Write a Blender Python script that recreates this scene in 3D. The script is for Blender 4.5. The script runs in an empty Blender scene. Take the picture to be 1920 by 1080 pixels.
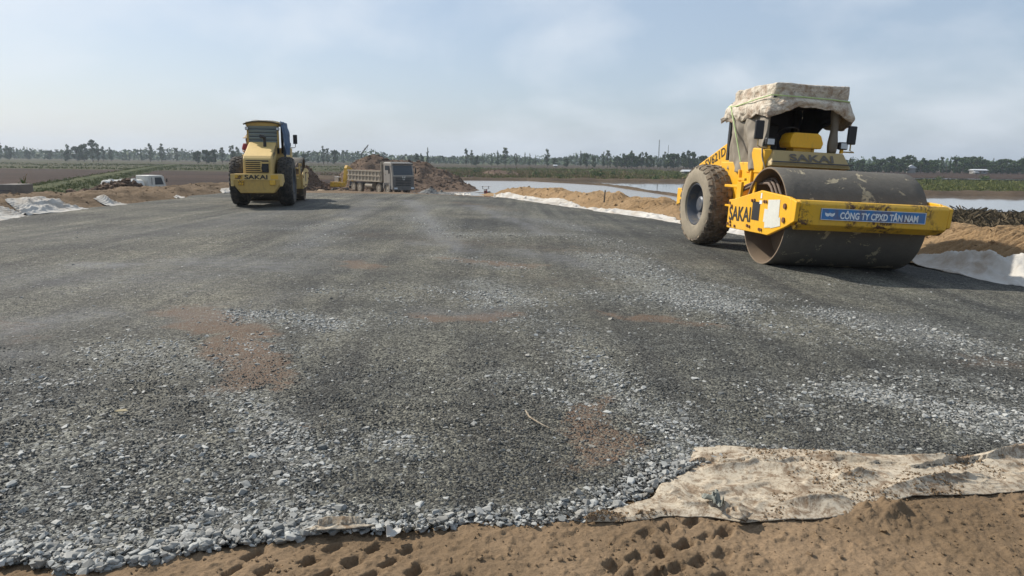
import bpy, bmesh, math, random
import numpy as np
from mathutils import Vector, Matrix

random.seed(7)
rng = np.random.default_rng(11)
SC = bpy.context.scene
COL = SC.collection
PI = math.pi
R = math.radians

# ------------------------------------------------------------------ camera
FPX = 1321.0
CAM_H = 1.65
PITCH = math.atan(240 / FPX)
ROLL = R(0.65)
_f = Vector((0, math.cos(PITCH), -math.sin(PITCH)))
_r0 = Vector((1, 0, 0))
_u0 = _r0.cross(_f)
CAM_R = _r0 * math.cos(ROLL) + _u0 * math.sin(ROLL)
CAM_U = _u0 * math.cos(ROLL) - _r0 * math.sin(ROLL)
CAM_F = _f
cam_d = bpy.data.cameras.new('camera')
cam = bpy.data.objects.new('camera', cam_d)
COL.objects.link(cam)
cam_d.sensor_width = 36
cam_d.lens = 36 * FPX / 1920
cam_d.clip_start = 0.1
cam_d.clip_end = 9000
m3 = Matrix((CAM_R, CAM_U, -CAM_F)).transposed()
cam.matrix_world = Matrix.Translation((0, 0, CAM_H)) @ m3.to_4x4()
SC.camera = cam

# ------------------------------------------------------------------ sky and sun
SUN_EL = R(42)
SUN_DIR = Vector((-0.84, 0.54, 0)).normalized() * math.cos(SUN_EL) + Vector((0, 0, math.sin(SUN_EL)))
world = bpy.data.worlds.new('World')
SC.world = world
world.use_nodes = True
wt = world.node_tree
wt.nodes.clear()


def wn(t, **kw):
    n = wt.nodes.new(t)
    for k, v in kw.items():
        setattr(n, k, v)
    return n


w_out = wn('ShaderNodeOutputWorld')
w_bg = wn('ShaderNodeBackground')
w_bg.inputs['Strength'].default_value = 0.1
w_sky = wn('ShaderNodeTexSky', sky_type='NISHITA', sun_disc=False)
w_sky.sun_elevation = SUN_EL
w_sky.sun_rotation = math.atan2(SUN_DIR.x, SUN_DIR.y)
w_sky.air_density = 1.0
w_sky.dust_density = 1.6
w_sky.ozone_density = 1.4
w_tc = wn('ShaderNodeTexCoord')
w_sep = wn('ShaderNodeSeparateXYZ')
wt.links.new(w_tc.outputs['Generated'], w_sep.inputs[0])
w_add = wn('ShaderNodeMath', operation='ADD')
w_add.inputs[1].default_value = 0.42
wt.links.new(w_sep.outputs['Z'], w_add.inputs[0])
w_max = wn('ShaderNodeMath', operation='MAXIMUM')
w_max.inputs[1].default_value = 0.08
wt.links.new(w_add.outputs[0], w_max.inputs[0])
w_dx = wn('ShaderNodeMath', operation='DIVIDE')
w_dy = wn('ShaderNodeMath', operation='DIVIDE')
wt.links.new(w_sep.outputs['X'], w_dx.inputs[0])
wt.links.new(w_sep.outputs['Y'], w_dy.inputs[0])
wt.links.new(w_max.outputs[0], w_dx.inputs[1])
wt.links.new(w_max.outputs[0], w_dy.inputs[1])
w_cmb = wn('ShaderNodeCombineXYZ')
wt.links.new(w_dx.outputs[0], w_cmb.inputs[0])
wt.links.new(w_dy.outputs[0], w_cmb.inputs[1])
w_no = wn('ShaderNodeTexNoise')
w_no.inputs['Scale'].default_value = 2.3
w_no.inputs['Detail'].default_value = 6
w_no.inputs['Roughness'].default_value = 0.5
w_no.inputs['Distortion'].default_value = 0.2
w_map = wn('ShaderNodeMapping')
w_map.inputs['Location'].default_value = (1.7, 2.4, 0.0)
wt.links.new(w_cmb.outputs[0], w_map.inputs['Vector'])
wt.links.new(w_map.outputs[0], w_no.inputs['Vector'])
w_ramp = wn('ShaderNodeValToRGB')
w_ramp.color_ramp.elements[0].position = 0.46
w_ramp.color_ramp.elements[0].color = (0, 0, 0, 1)
w_ramp.color_ramp.elements[1].position = 0.70
w_ramp.color_ramp.elements[1].color = (0.62, 0.62, 0.62, 1)
wt.links.new(w_no.outputs['Fac'], w_ramp.inputs[0])
# thin even high haze over the whole sky, then soft cloud patches
w_veil = wn('ShaderNodeMix', data_type='RGBA')
w_veil.inputs[0].default_value = 0.55
w_veil.inputs[7].default_value = (3.75, 4.6, 5.75, 1)
wt.links.new(w_sky.outputs[0], w_veil.inputs[6])
w_mix = wn('ShaderNodeMix', data_type='RGBA')
wt.links.new(w_ramp.outputs[0], w_mix.inputs[0])
wt.links.new(w_veil.outputs[2], w_mix.inputs[6])
w_mix.inputs[7].default_value = (6.6, 7.0, 7.5, 1)
wt.links.new(w_mix.outputs[2], w_bg.inputs['Color'])
wt.links.new(w_bg.outputs[0], w_out.inputs['Surface'])

sun_d = bpy.data.lights.new('sun', 'SUN')
sun_d.energy = 4.2
sun_d.angle = R(0.9)
sun_d.color = (1.0, 0.93, 0.82)
sun = bpy.data.objects.new('sun', sun_d)
COL.objects.link(sun)
sun.rotation_euler = SUN_DIR.to_track_quat('Z', 'Y').to_euler()
sun.location = (-30, 10, 40)

SC.view_settings.view_transform = 'Standard'
SC.view_settings.look = 'None'
SC.view_settings.gamma = 1
SC.view_settings.exposure = 0.36
SC.view_settings.use_curve_mapping = False
SC.cycles.max_bounces = 6
SC.cycles.volume_bounces = 0


# ------------------------------------------------------------------ helpers
def at(px, py, Y):
    """point of the place on the line of sight of photo pixel (1920x1080) at distance Y"""
    d = CAM_F + CAM_R * ((px - 960) / FPX) + CAM_U * ((540 - py) / FPX)
    return Vector((0, 0, CAM_H)) + d * (Y / d.y)


def atz(px, py, z=0.0):
    d = CAM_F + CAM_R * ((px - 960) / FPX) + CAM_U * ((540 - py) / FPX)
    return Vector((0, 0, CAM_H)) + d * ((z - CAM_H) / d.z)


def vnoise(x, y, s=0):
    xi = np.floor(x); yi = np.floor(y)
    fx = x - xi; fy = y - yi
    fx = fx * fx * (3 - 2 * fx); fy = fy * fy * (3 - 2 * fy)

    def h(a, b):
        v = np.sin(a * 127.1 + b * 311.7 + s * 74.7) * 43758.5453
        return v - np.floor(v)
    return (h(xi, yi) * (1 - fx) + h(xi + 1, yi) * fx) * (1 - fy) + (h(xi, yi + 1) * (1 - fx) + h(xi + 1, yi + 1) * fx) * fy


def fbm(x, y, o=4, s=0, g=0.5):
    a = 1.0; t = 0.0; n = 0.0
    for i in range(o):
        t = t + a * vnoise(x + 17.3 * i, y - 9.1 * i, s + i)
        n += a; a *= g; x = x * 2.03; y = y * 2.03
    return t / n


def sstep(a, b, x):
    t = np.clip((x - a) / (b - a), 0, 1)
    return t * t * (3 - 2 * t)


def np_mesh(name, V, F, smooth=False):
    V = np.asarray(V, np.float32).reshape(-1, 3)
    F = np.asarray(F, np.int32)
    k = F.shape[1]
    me = bpy.data.meshes.new(name)
    me.vertices.add(len(V)); me.vertices.foreach_set('co', V.ravel())
    me.loops.add(F.size); me.loops.foreach_set('vertex_index', F.ravel())
    me.polygons.add(len(F))
    me.polygons.foreach_set('loop_start', np.arange(0, F.size, k, dtype=np.int32))
    me.polygons.foreach_set('loop_total', np.full(len(F), k, np.int32))
    me.polygons.foreach_set('use_smooth', np.full(len(F), smooth, bool))
    me.update(calc_edges=True)
    return me


def grid_mesh(name, X, Y, Z, smooth=True, keep=None):
    n, m = X.shape
    V = np.stack([X, Y, Z], -1).reshape(-1, 3)
    i = np.arange(n * m).reshape(n, m)
    F = np.stack([i[:-1, :-1], i[1:, :-1], i[1:, 1:], i[:-1, 1:]], -1).reshape(-1, 4)
    if keep is not None:
        F = F[keep.reshape(-1)]
    return np_mesh(name, V, F, smooth)


def attr(me, name, vals):
    a = me.attributes.new(name, 'FLOAT', 'POINT')
    a.data.foreach_set('value', np.asarray(vals, np.float32).ravel())


def link(name, me, mat=None, parent=None):
    o = bpy.data.objects.new(name, me)
    COL.objects.link(o)
    if mat is not None and me is not None:
        if len(me.materials) == 0:
            me.materials.append(mat)
    if parent is not None:
        o.parent = parent
    return o


def tag(o, label=None, cat=None, group=None, kind=None):
    if label: o['label'] = label
    if cat: o['category'] = cat
    if group: o['group'] = group
    if kind: o['kind'] = kind
    return o


def empty(name, loc=(0, 0, 0), rz=0.0, label=None, cat=None, group=None):
    o = bpy.data.objects.new(name, None)
    o.empty_display_size = 0.3
    COL.objects.link(o)
    o.location = loc
    o.rotation_euler = (0, 0, rz)
    return tag(o, label, cat, group)


def children_of(o):
    return [c for c in COL.objects if c.parent == o]


class MB:
    """collects simple shapes, builds them as one mesh object"""
    def __init__(s):
        s.v = []; s.f = []

    def add(s, vs, fs, M=None):
        b = len(s.v)
        for p in vs:
            p = Vector(p)
            s.v.append(tuple(M @ p) if M is not None else tuple(p))
        s.f += [tuple(b + i for i in q) for q in fs]
        return s

    def box(s, c, d, M=None, taper=None):
        x, y, z = d[0] / 2, d[1] / 2, d[2] / 2
        tx, ty = taper or (1, 1)
        vs = [(-x, -y, -z), (x, -y, -z), (x, y, -z), (-x, y, -z), (-x * tx, -y * ty, z), (x * tx, -y * ty, z), (x * tx, y * ty, z), (-x * tx, y * ty, z)]
        fs = [(3, 2, 1, 0), (4, 5, 6, 7), (0, 1, 5, 4), (1, 2, 6, 5), (2, 3, 7, 6), (3, 0, 4, 7)]
        T = Matrix.Translation(c)
        if M is not None:
            T = T @ M
        return s.add(vs, fs, T)

    def prism(s, poly, a, b, axis='x', M=None):
        """poly given in the plane across the axis; x: (y,z), y: (x,z), z: (x,y)"""
        def P(t, q):
            if axis == 'x': return (t, q[0], q[1])
            if axis == 'y': return (q[0], t, q[1])
            return (q[0], q[1], t)
        n = len(poly)
        vs = [P(a, q) for q in poly] + [P(b, q) for q in poly]
        fs = [tuple(range(n - 1, -1, -1)), tuple(range(n, 2 * n))] + [(i, (i + 1) % n, n + (i + 1) % n, n + i) for i in range(n)]
        return s.add(vs, fs, M)

    def cyl(s, p0, p1, r0, r1=None, n=12, cap=True):
        r1 = r0 if r1 is None else r1
        p0 = Vector(p0); p1 = Vector(p1)
        d = (p1 - p0).normalized()
        u = d.orthogonal().normalized(); w = d.cross(u)
        vs = []
        for p, r in ((p0, r0), (p1, r1)):
            for i in range(n):
                a = 2 * PI * i / n
                vs.append(p + u * (r * math.cos(a)) + w * (r * math.sin(a)))
        fs = [(i, (i + 1) % n, n + (i + 1) % n, n + i) for i in range(n)]
        if cap:
            fs += [tuple(range(n - 1, -1, -1)), tuple(range(n, 2 * n))]
        return s.add(vs, fs)

    def tube(s, pts, r, n=8):
        pts = [Vector(p) for p in pts]
        rs = r if isinstance(r, (list, tuple)) else [r] * len(pts)
        vs = []; u = None
        for i, p in enumerate(pts):
            d = (pts[min(i + 1, len(pts) - 1)] - pts[max(i - 1, 0)]).normalized()
            u = d.orthogonal().normalized() if u is None else (u - d * u.dot(d)).normalized()
            w = d.cross(u)
            for k in range(n):
                a = 2 * PI * k / n
                vs.append(p + u * (rs[i] * math.cos(a)) + w * (rs[i] * math.sin(a)))
        fs = []
        for i in range(len(pts) - 1):
            for k in range(n):
                fs.append((i * n + k, i * n + (k + 1) % n, (i + 1) * n + (k + 1) % n, (i + 1) * n + k))
        fs += [tuple(range(n - 1, -1, -1)), tuple(range((len(pts) - 1) * n, len(pts) * n))]
        return s.add(vs, fs)

    def lathe_x(s, prof, n=48, closed=False, M=None):
        """profile (x, r) turned about the x axis"""
        vs = []
        for (x, r) in prof:
            for i in range(n):
                a = 2 * PI * i / n
                vs.append((x, r * math.cos(a), r * math.sin(a)))
        fs = []
        k = len(prof)
        for j in range(k if closed else k - 1):
            j2 = (j + 1) % k
            for i in range(n):
                fs.append((j * n + i, j * n + (i + 1) % n, j2 * n + (i + 1) % n, j2 * n + i))
        if not closed:
            fs += [tuple(range(n - 1, -1, -1)), tuple(range((k - 1) * n, k * n))]
        return s.add(vs, fs, M)

    def mesh(s, name, smooth=None):
        me = bpy.data.meshes.new(name)
        me.from_pydata(s.v, [], s.f)
        bm = bmesh.new(); bm.from_mesh(me)
        bmesh.ops.recalc_face_normals(bm, faces=bm.faces)
        bm.to_mesh(me); bm.free()
        if smooth is not None:
            me.polygons.foreach_set('use_smooth', np.ones(len(me.polygons), bool))
            me.set_sharp_from_angle(angle=R(smooth))
        return me

    def build(s, name, mat, parent=None, bevel=0.0, smooth=None, loc=None):
        o = link(name, s.mesh(name, smooth), mat, parent)
        if loc is not None:
            o.location = loc
        if bevel:
            b = o.modifiers.new('bevel', 'BEVEL')
            b.width = bevel; b.segments = 2; b.limit_method = 'ANGLE'; b.angle_limit = R(35)
        return o


# ------------------------------------------------------------------ materials
def new_mat(name):
    m = bpy.data.materials.new(name)
    m.use_nodes = True
    nt = m.node_tree
    b = nt.nodes['Principled BSDF']
    return m, nt, b


def nd(nt, t, **kw):
    n = nt.nodes.new(t)
    for k, v in kw.items():
        setattr(n, k, v)
    return n


def c4(c):
    return (c[0], c[1], c[2], 1.0)


def noise(nt, scale, detail=5, rough=0.55, vec=None, dist=0.0):
    n = nd(nt, 'ShaderNodeTexNoise')
    n.inputs['Scale'].default_value = scale
    n.inputs['Detail'].default_value = detail
    n.inputs['Roughness'].default_value = rough
    n.inputs['Distortion'].default_value = dist
    if vec is None:
        tc = nd(nt, 'ShaderNodeTexCoord')
        vec = tc.outputs['Object']
    nt.links.new(vec, n.inputs['Vector'])
    return n.outputs['Fac']


def ramp(nt, src, p0, p1, c0=(0, 0, 0), c1=(1, 1, 1)):
    r = nd(nt, 'ShaderNodeValToRGB')
    r.color_ramp.elements[0].position = p0; r.color_ramp.elements[0].color = c4(c0)
    r.color_ramp.elements[1].position = p1; r.color_ramp.elements[1].color = c4(c1)
    nt.links.new(src, r.inputs[0])
    return r.outputs[0]


def mixc(nt, fac, a, b, mode='MIX'):
    m = nd(nt, 'ShaderNodeMix', data_type='RGBA', blend_type=mode)
    for i, v in ((0, fac), (6, a), (7, b)):
        if hasattr(v, 'is_output'):
            nt.links.new(v, m.inputs[i])
        elif i == 0:
            m.inputs[0].default_value = v
        else:
            m.inputs[i].default_value = c4(v)
    return m.outputs[2]


def math_n(nt, op, a, b=None, clamp=False):
    m = nd(nt, 'ShaderNodeMath', operation=op, use_clamp=clamp)
    for i, v in ((0, a), (1, b)):
        if v is None: continue
        if hasattr(v, 'is_output'):
            nt.links.new(v, m.inputs[i])
        else:
            m.inputs[i].default_value = v
    return m.outputs[0]


def bump(nt, b, src, strength=0.5, dist=0.02):
    n = nd(nt, 'ShaderNodeBump')
    n.inputs['Strength'].default_value = strength
    n.inputs['Distance'].default_value = dist
    nt.links.new(src, n.inputs['Height'])
    nt.links.new(n.outputs[0], b.inputs['Normal'])


def plain(name, col, rough=0.6, metal=0.0, var=0.15, scale=6.0, dirt=None, dirt_amt=0.4, bmp=0.0, bscale=40, dscale=3.0):
    m, nt, b = new_mat(name)
    f = noise(nt, scale, 6)
    c = mixc(nt, f, [x * (1 - var) for x in col], [min(1, x * (1 + var)) for x in col])
    if dirt:
        g = ramp(nt, noise(nt, dscale, 8, 0.65), 0.62 - dirt_amt * 0.35, 0.74)
        c = mixc(nt, math_n(nt, 'MULTIPLY', g, min(1.0, dirt_amt * 1.6)), c, dirt)
    nt.links.new(c, b.inputs['Base Color'])
    b.inputs['Roughness'].default_value = rough
    b.inputs['Metallic'].default_value = metal
    if bmp:
        bump(nt, b, noise(nt, bscale, 5), bmp, 0.01)
    return m


M = {}
SOIL = (0.20, 0.135, 0.08)


def paint(name, col, rust=0.25, dirt=0.35, rough=0.42):
    m, nt, b = new_mat(name)
    c = mixc(nt, noise(nt, 2.2, 4), [x * 0.86 for x in col], [min(1, x * 1.06) for x in col])
    fade = ramp(nt, noise(nt, 1.1, 5), 0.45, 0.8)
    c = mixc(nt, math_n(nt, 'MULTIPLY', fade, 0.3), c, (0.62, 0.45, 0.17))
    dust = ramp(nt, noise(nt, 4.5, 9, 0.7), 0.63 - dirt * 0.3, 0.85)
    c = mixc(nt, math_n(nt, 'MULTIPLY', dust, dirt * 1.5), c, (0.20, 0.15, 0.09))
    tcp = nd(nt, 'ShaderNodeTexCoord'); mpp = nd(nt, 'ShaderNodeMapping'); mpp.inputs['Scale'].default_value = (16, 16, 1.6)
    nt.links.new(tcp.outputs['Object'], mpp.inputs['Vector'])
    run = ramp(nt, noise(nt, 1.0, 6, 0.65, mpp.outputs[0]), 0.55, 0.8)
    c = mixc(nt, math_n(nt, 'MULTIPLY', run, 0.5), c, (0.26, 0.17, 0.07))
    gr_ = ramp(nt, noise(nt, 28, 7, 0.75), 0.55, 0.8)
    c = mixc(nt, math_n(nt, 'MULTIPLY', gr_, 0.45), c, (0.25, 0.18, 0.10))
    chips = ramp(nt, noise(nt, 13, 8, 0.7, dist=0.6), 0.70 - rust * 0.22, 0.71 - rust * 0.18)
    big = ramp(nt, noise(nt, 1.7, 3), 0.5, 0.6)
    c = mixc(nt, math_n(nt, 'MULTIPLY', chips, big), c, (0.085, 0.04, 0.022))
    nt.links.new(c, b.inputs['Base Color'])
    r = math_n(nt, 'ADD', math_n(nt, 'MULTIPLY', dust, 0.35), rough)
    nt.links.new(r, b.inputs['Roughness'])
    return m


M['yellow'] = paint('yellow_paint', (0.87, 0.455, 0.014), 0.1, 0.16)
M['yellow_worn'] = paint('worn_yellow_paint', (0.74, 0.42, 0.02), 1.0, 0.35)
M['yellow_pale'] = paint('dusty_yellow_paint', (0.64, 0.45, 0.165), 0.15, 0.3, 0.6)
M['yellow_dull'] = paint('dull_yellow_paint', (0.52, 0.34, 0.09), 0.25, 0.45, 0.6)
M['tan_panel'] = plain('dusty_grazing_lit_panel', (0.42, 0.31, 0.135), 0.6, var=0.12, dirt=(0.2, 0.16, 0.1), dirt_amt=0.3)  # tan tone paints in the grazing light on the near fairing
M['black'] = plain('black_plastic', (0.016, 0.016, 0.017), 0.5, var=0.2, dirt=(0.10, 0.08, 0.06), dirt_amt=0.2)
M['letter_black'] = plain('black_lettering', (0.022, 0.02, 0.02), 0.6, var=0.3, scale=30, dirt=(0.28, 0.18, 0.05), dirt_amt=0.2, dscale=14)
M['letter_grey'] = plain('faded_grey_lettering', (0.13, 0.11, 0.085), 0.65, var=0.2, scale=20)
M['letter_white'] = plain('worn_white_lettering', (0.74, 0.78, 0.80), 0.55, var=0.08, dirt=(0.15, 0.08, 0.05), dirt_amt=0.3, dscale=9.0)
M['blue_sign'] = plain('worn_blue_sign', (0.03, 0.20, 0.48), 0.5, var=0.2, dirt=(0.17, 0.085, 0.05), dirt_amt=0.62, dscale=5.0)
M['sticker'] = plain('torn_white_sticker', (0.62, 0.62, 0.56), 0.6, var=0.12, scale=12, dirt=(0.5, 0.33, 0.1), dirt_amt=0.2, dscale=8)
M['metal'] = plain('dark_steel', (0.10, 0.10, 0.105), 0.45, 0.6, dirt=(0.16, 0.12, 0.08), dirt_amt=0.4)
M['rim'] = plain('grey_rim_steel', (0.085, 0.095, 0.115), 0.5, 0.3, dirt=(0.25, 0.2, 0.13), dirt_amt=0.35, dscale=5)
M['rust'] = plain('rusty_steel', (0.16, 0.075, 0.04), 0.8, 0.2, var=0.3, scale=12)
M['hose'] = plain('dusty_hydraulic_hose', (0.14, 0.10, 0.075), 0.7, var=0.2, scale=20)
M['lens'] = plain('lamp_glass', (0.55, 0.58, 0.6), 0.12, 0.0, var=0.05)
M['glass'] = plain('dark_window_glass', (0.035, 0.045, 0.055), 0.08, 0.0, var=0.1)
M['grey_panel'] = plain('grey_blue_slat', (0.24, 0.29, 0.30), 0.55, var=0.1, dirt=(0.2, 0.17, 0.12), dirt_amt=0.25)
M['blue_tarp'] = plain('blue_tarpaulin', (0.035, 0.085, 0.17), 0.6, var=0.25, scale=4, dirt=(0.16, 0.15, 0.13), dirt_amt=0.25)
M['olive_tarp'] = plain('olive_tarpaulin', (0.10, 0.09, 0.06), 0.7, var=0.25, dirt=(0.2, 0.15, 0.09), dirt_amt=0.3)
M['curtain'] = plain('grey_brown_tarpaulin', (0.25, 0.215, 0.165), 0.75, var=0.14, scale=3, dirt=(0.16, 0.12, 0.08), dirt_amt=0.3, bmp=0.15, bscale=20)
M['strap'] = plain('pale_green_strap', (0.42, 0.55, 0.22), 0.6, var=0.1)
M['concrete'] = plain('weathered_concrete', (0.17, 0.155, 0.135), 0.85, var=0.15, scale=2.5, dirt=(0.07, 0.065, 0.06), dirt_amt=0.4, bmp=0.2)
M['white_paint'] = plain('dusty_white_paint', (0.62, 0.61, 0.56), 0.5, var=0.06, dirt=(0.3, 0.23, 0.15), dirt_amt=0.3)
M['truck_grey'] = plain('dusty_truck_paint', (0.30, 0.275, 0.24), 0.65, var=0.12, dirt=(0.24, 0.18, 0.12), dirt_amt=0.4)
M['truck_light'] = plain('pale_cab_trim', (0.52, 0.50, 0.46), 0.6, var=0.1)
M['truck_dark'] = plain('dark_cab_front', (0.10, 0.094, 0.088), 0.6, var=0.2, dirt=(0.2, 0.165, 0.125), dirt_amt=0.5)
M['dump'] = plain('dusty_beige_steel', (0.36, 0.31, 0.235), 0.7, var=0.12, dirt=(0.22, 0.16, 0.1), dirt_amt=0.35)
M['skin'] = plain('skin', (0.30, 0.16, 0.10), 0.6, var=0.05)
M['cloth_red'] = plain('faded_red_shirt', (0.36, 0.06, 0.07), 0.8, var=0.15, scale=10)
M['cloth_dark'] = plain('dark_trousers_and_cab_shade', (0.03, 0.035, 0.05), 0.8)  # also on the cab curtains, where it stands in for interior shade
M['straw'] = plain('straw_hat', (0.50, 0.38, 0.24), 0.8, var=0.1)
M['red_plastic'] = plain('red_fairing', (0.28, 0.04, 0.04), 0.35)
M['roof_metal'] = plain('pale_roof_sheet', (0.55, 0.57, 0.58), 0.5, var=0.08)
M['wall_pale'] = plain('weathered_house_wall', (0.22, 0.21, 0.19), 0.8)
M['bark'] = plain('bark', (0.11, 0.085, 0.065), 0.9, var=0.3)
M['wood'] = plain('weathered_wood', (0.16, 0.12, 0.085), 0.9, var=0.3)


def leaf_mat(name, c0, c1):
    m, nt, b = new_mat(name)
    g = nd(nt, 'ShaderNodeNewGeometry')
    c = mixc(nt, g.outputs['Random Per Island'], c0, c1)
    nt.links.new(c, b.inputs['Base Color'])
    b.inputs['Roughness'].default_value = 0.7
    b.inputs['Specular IOR Level'].default_value = 0.2
    return m


M['leaf_dark'] = leaf_mat('dark_foliage', (0.030, 0.058, 0.020), (0.07, 0.112, 0.036))
M['leaf_mid'] = leaf_mat('green_foliage', (0.045, 0.08, 0.025), (0.10, 0.14, 0.045))
M['leaf_grey'] = leaf_mat('greyish_foliage', (0.05, 0.078, 0.036), (0.105, 0.135, 0.06))
M['leaf_brown'] = leaf_mat('brownish_foliage', (0.10, 0.07, 0.04), (0.16, 0.12, 0.06))
M['grass'] = leaf_mat('grass_blades', (0.075, 0.105, 0.028), (0.18, 0.18, 0.062))
M['dry_grass'] = leaf_mat('dry_grass_blades', (0.16, 0.12, 0.06), (0.27, 0.21, 0.11))
M['brush'] = leaf_mat('dead_brush', (0.05, 0.042, 0.03), (0.17, 0.135, 0.085))


def drum_mat():
    m, nt, b = new_mat('muddy_drum_steel')
    c = mixc(nt, noise(nt, 7, 8, 0.6), (0.07, 0.065, 0.055), (0.135, 0.122, 0.10))
    c = mixc(nt, math_n(nt, 'MULTIPLY', ramp(nt, noise(nt, 60, 4), 0.5, 0.8), 0.5), c, (0.16, 0.14, 0.11))
    n1 = noise(nt, 2.6, 9, 0.68, dist=0.7)
    mask = ramp(nt, n1, 0.57, 0.60)
    holes = ramp(nt, noise(nt, 10, 4), 0.38, 0.42)
    mask = math_n(nt, 'MULTIPLY', mask, holes)
    c = mixc(nt, mask, c, (0.36, 0.31, 0.21))
    nt.links.new(c, b.inputs['Base Color'])
    b.inputs['Roughness'].default_value = 0.8
    h = math_n(nt, 'SUBTRACT', noise(nt, 14, 6), mask)
    bump(nt, b, h, 0.6, 0.012)
    return m


M['drum'] = drum_mat()
M['drum_in'] = plain('drum_inside_dust', (0.21, 0.155, 0.105), 0.85, var=0.2, scale=5, dirt=(0.05, 0.04, 0.03), dirt_amt=0.25)


def tyre_mat(name, clean, dust, lo, hi):
    m, nt, b = new_mat(name)
    f = ramp(nt, noise(nt, 5, 8, 0.65), lo, hi)
    c = mixc(nt, f, clean, dust)
    c = mixc(nt, math_n(nt, 'MULTIPLY', noise(nt, 45, 4), 0.3), c, [x * 0.5 for x in dust])
    nt.links.new(c, b.inputs['Base Color'])
    b.inputs['Roughness'].default_value = 0.9
    bump(nt, b, noise(nt, 30, 5), 0.3, 0.01)
    return m


M['tyre'] = tyre_mat('dusty_tyre_rubber', (0.09, 0.075, 0.06), (0.27, 0.22, 0.16), 0.3, 0.6)
M['tread'] = tyre_mat('muddy_tread_rubber', (0.06, 0.052, 0.043), (0.25, 0.195, 0.135), 0.36, 0.62)
M['tyre_wall'] = tyre_mat('dust_covered_sidewall', (0.20, 0.175, 0.13), (0.33, 0.28, 0.205), 0.2, 0.6)


def tarp_mat():
    m, nt, b = new_mat('stained_white_tarpaulin')
    c = mixc(nt, noise(nt, 3, 6), (0.50, 0.435, 0.34), (0.70, 0.64, 0.53))
    st = ramp(nt, noise(nt, 4.5, 10, 0.78, dist=0.6), 0.45, 0.62)
    c = mixc(nt, math_n(nt, 'MULTIPLY', st, 0.8), c, (0.25, 0.155, 0.09))
    st2 = ramp(nt, noise(nt, 22, 6, 0.7), 0.56, 0.68)
    c = mixc(nt, math_n(nt, 'MULTIPLY', st2, 0.7), c, (0.17, 0.10, 0.06))
    nt.links.new(c, b.inputs['Base Color'])
    b.inputs['Roughness'].default_value = 0.75
    cr = noise(nt, 3.2, 4, 0.5, dist=1.6)
    cr = math_n(nt, 'ABSOLUTE', math_n(nt, 'SUBTRACT', cr, 0.5))
    cr = math_n(nt, 'POWER', math_n(nt, 'SUBTRACT', 1.0, math_n(nt, 'MULTIPLY', cr, 4.0), True), 2.0)
    cr2 = math_n(nt, 'ABSOLUTE', math_n(nt, 'SUBTRACT', noise(nt, 9, 3, 0.5, dist=1.0), 0.5))
    cr2 = math_n(nt, 'SUBTRACT', 1.0, math_n(nt, 'MULTIPLY', cr2, 5.0), True)
    bump(nt, b, math_n(nt, 'ADD', cr, math_n(nt, 'MULTIPLY', cr2, 0.25)), 0.5, 0.035)
    return m


M['tarp'] = tarp_mat()


def fabric_mat(name, c0, c1, dirt, amt, spots=False):
    m, nt, b = new_mat(name)
    c = mixc(nt, noise(nt, 2.5, 6), c0, c1)
    st = ramp(nt, noise(nt, 1.6, 9, 0.7, dist=0.4), 0.48, 0.72)
    c = mixc(nt, math_n(nt, 'MULTIPLY', st, amt), c, dirt)
    if spots:
        sp = ramp(nt, noise(nt, 30, 10, 0.85), 0.50, 0.58)
        c = mixc(nt, math_n(nt, 'MULTIPLY', sp, 0.8), c, (0.15, 0.095, 0.055))
        sp2 = ramp(nt, noise(nt, 5, 10, 0.8, dist=0.8), 0.49, 0.58)
        c = mixc(nt, math_n(nt, 'MULTIPLY', sp2, 0.75), c, (0.14, 0.088, 0.05))
    nt.links.new(c, b.inputs['Base Color'])
    b.inputs['Roughness'].default_value = 0.9
    b.inputs['Specular IOR Level'].default_value = 0.15
    bump(nt, b, noise(nt, 60 if spots else 18, 6), 0.5, 0.006 if spots else 0.02)
    return m


M['geo_white'] = fabric_mat('white_geotextile', (0.42, 0.40, 0.36), (0.60, 0.58, 0.54), (0.27, 0.205, 0.14), 0.85)
M['geo_dirty'] = fabric_mat('soiled_geotextile', (0.38, 0.33, 0.25), (0.55, 0.485, 0.385), (0.24, 0.175, 0.11), 0.6, True)


def soil_mat(name, c0, c1, c2, fine=55, coarse=2.0, bs=0.7, bd=0.03):
    m, nt, b = new_mat(name)
    c = mixc(nt, ramp(nt, noise(nt, coarse, 7, 0.6), 0.35, 0.68), c0, c1)
    c = mixc(nt, math_n(nt, 'MULTIPLY', ramp(nt, noise(nt, fine, 6, 0.7), 0.45, 0.7), 0.55), c, c2)
    nt.links.new(c, b.inputs['Base Color'])
    b.inputs['Roughness'].default_value = 0.95
    b.inputs['Specular IOR Level'].default_value = 0.1
    h = math_n(nt, 'ADD', math_n(nt, 'MULTIPLY', noise(nt, fine * 0.5, 8, 0.65), 1.0), math_n(nt, 'MULTIPLY', noise(nt, coarse * 4, 6), 0.6))
    bump(nt, b, h, bs, bd)
    return m


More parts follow.
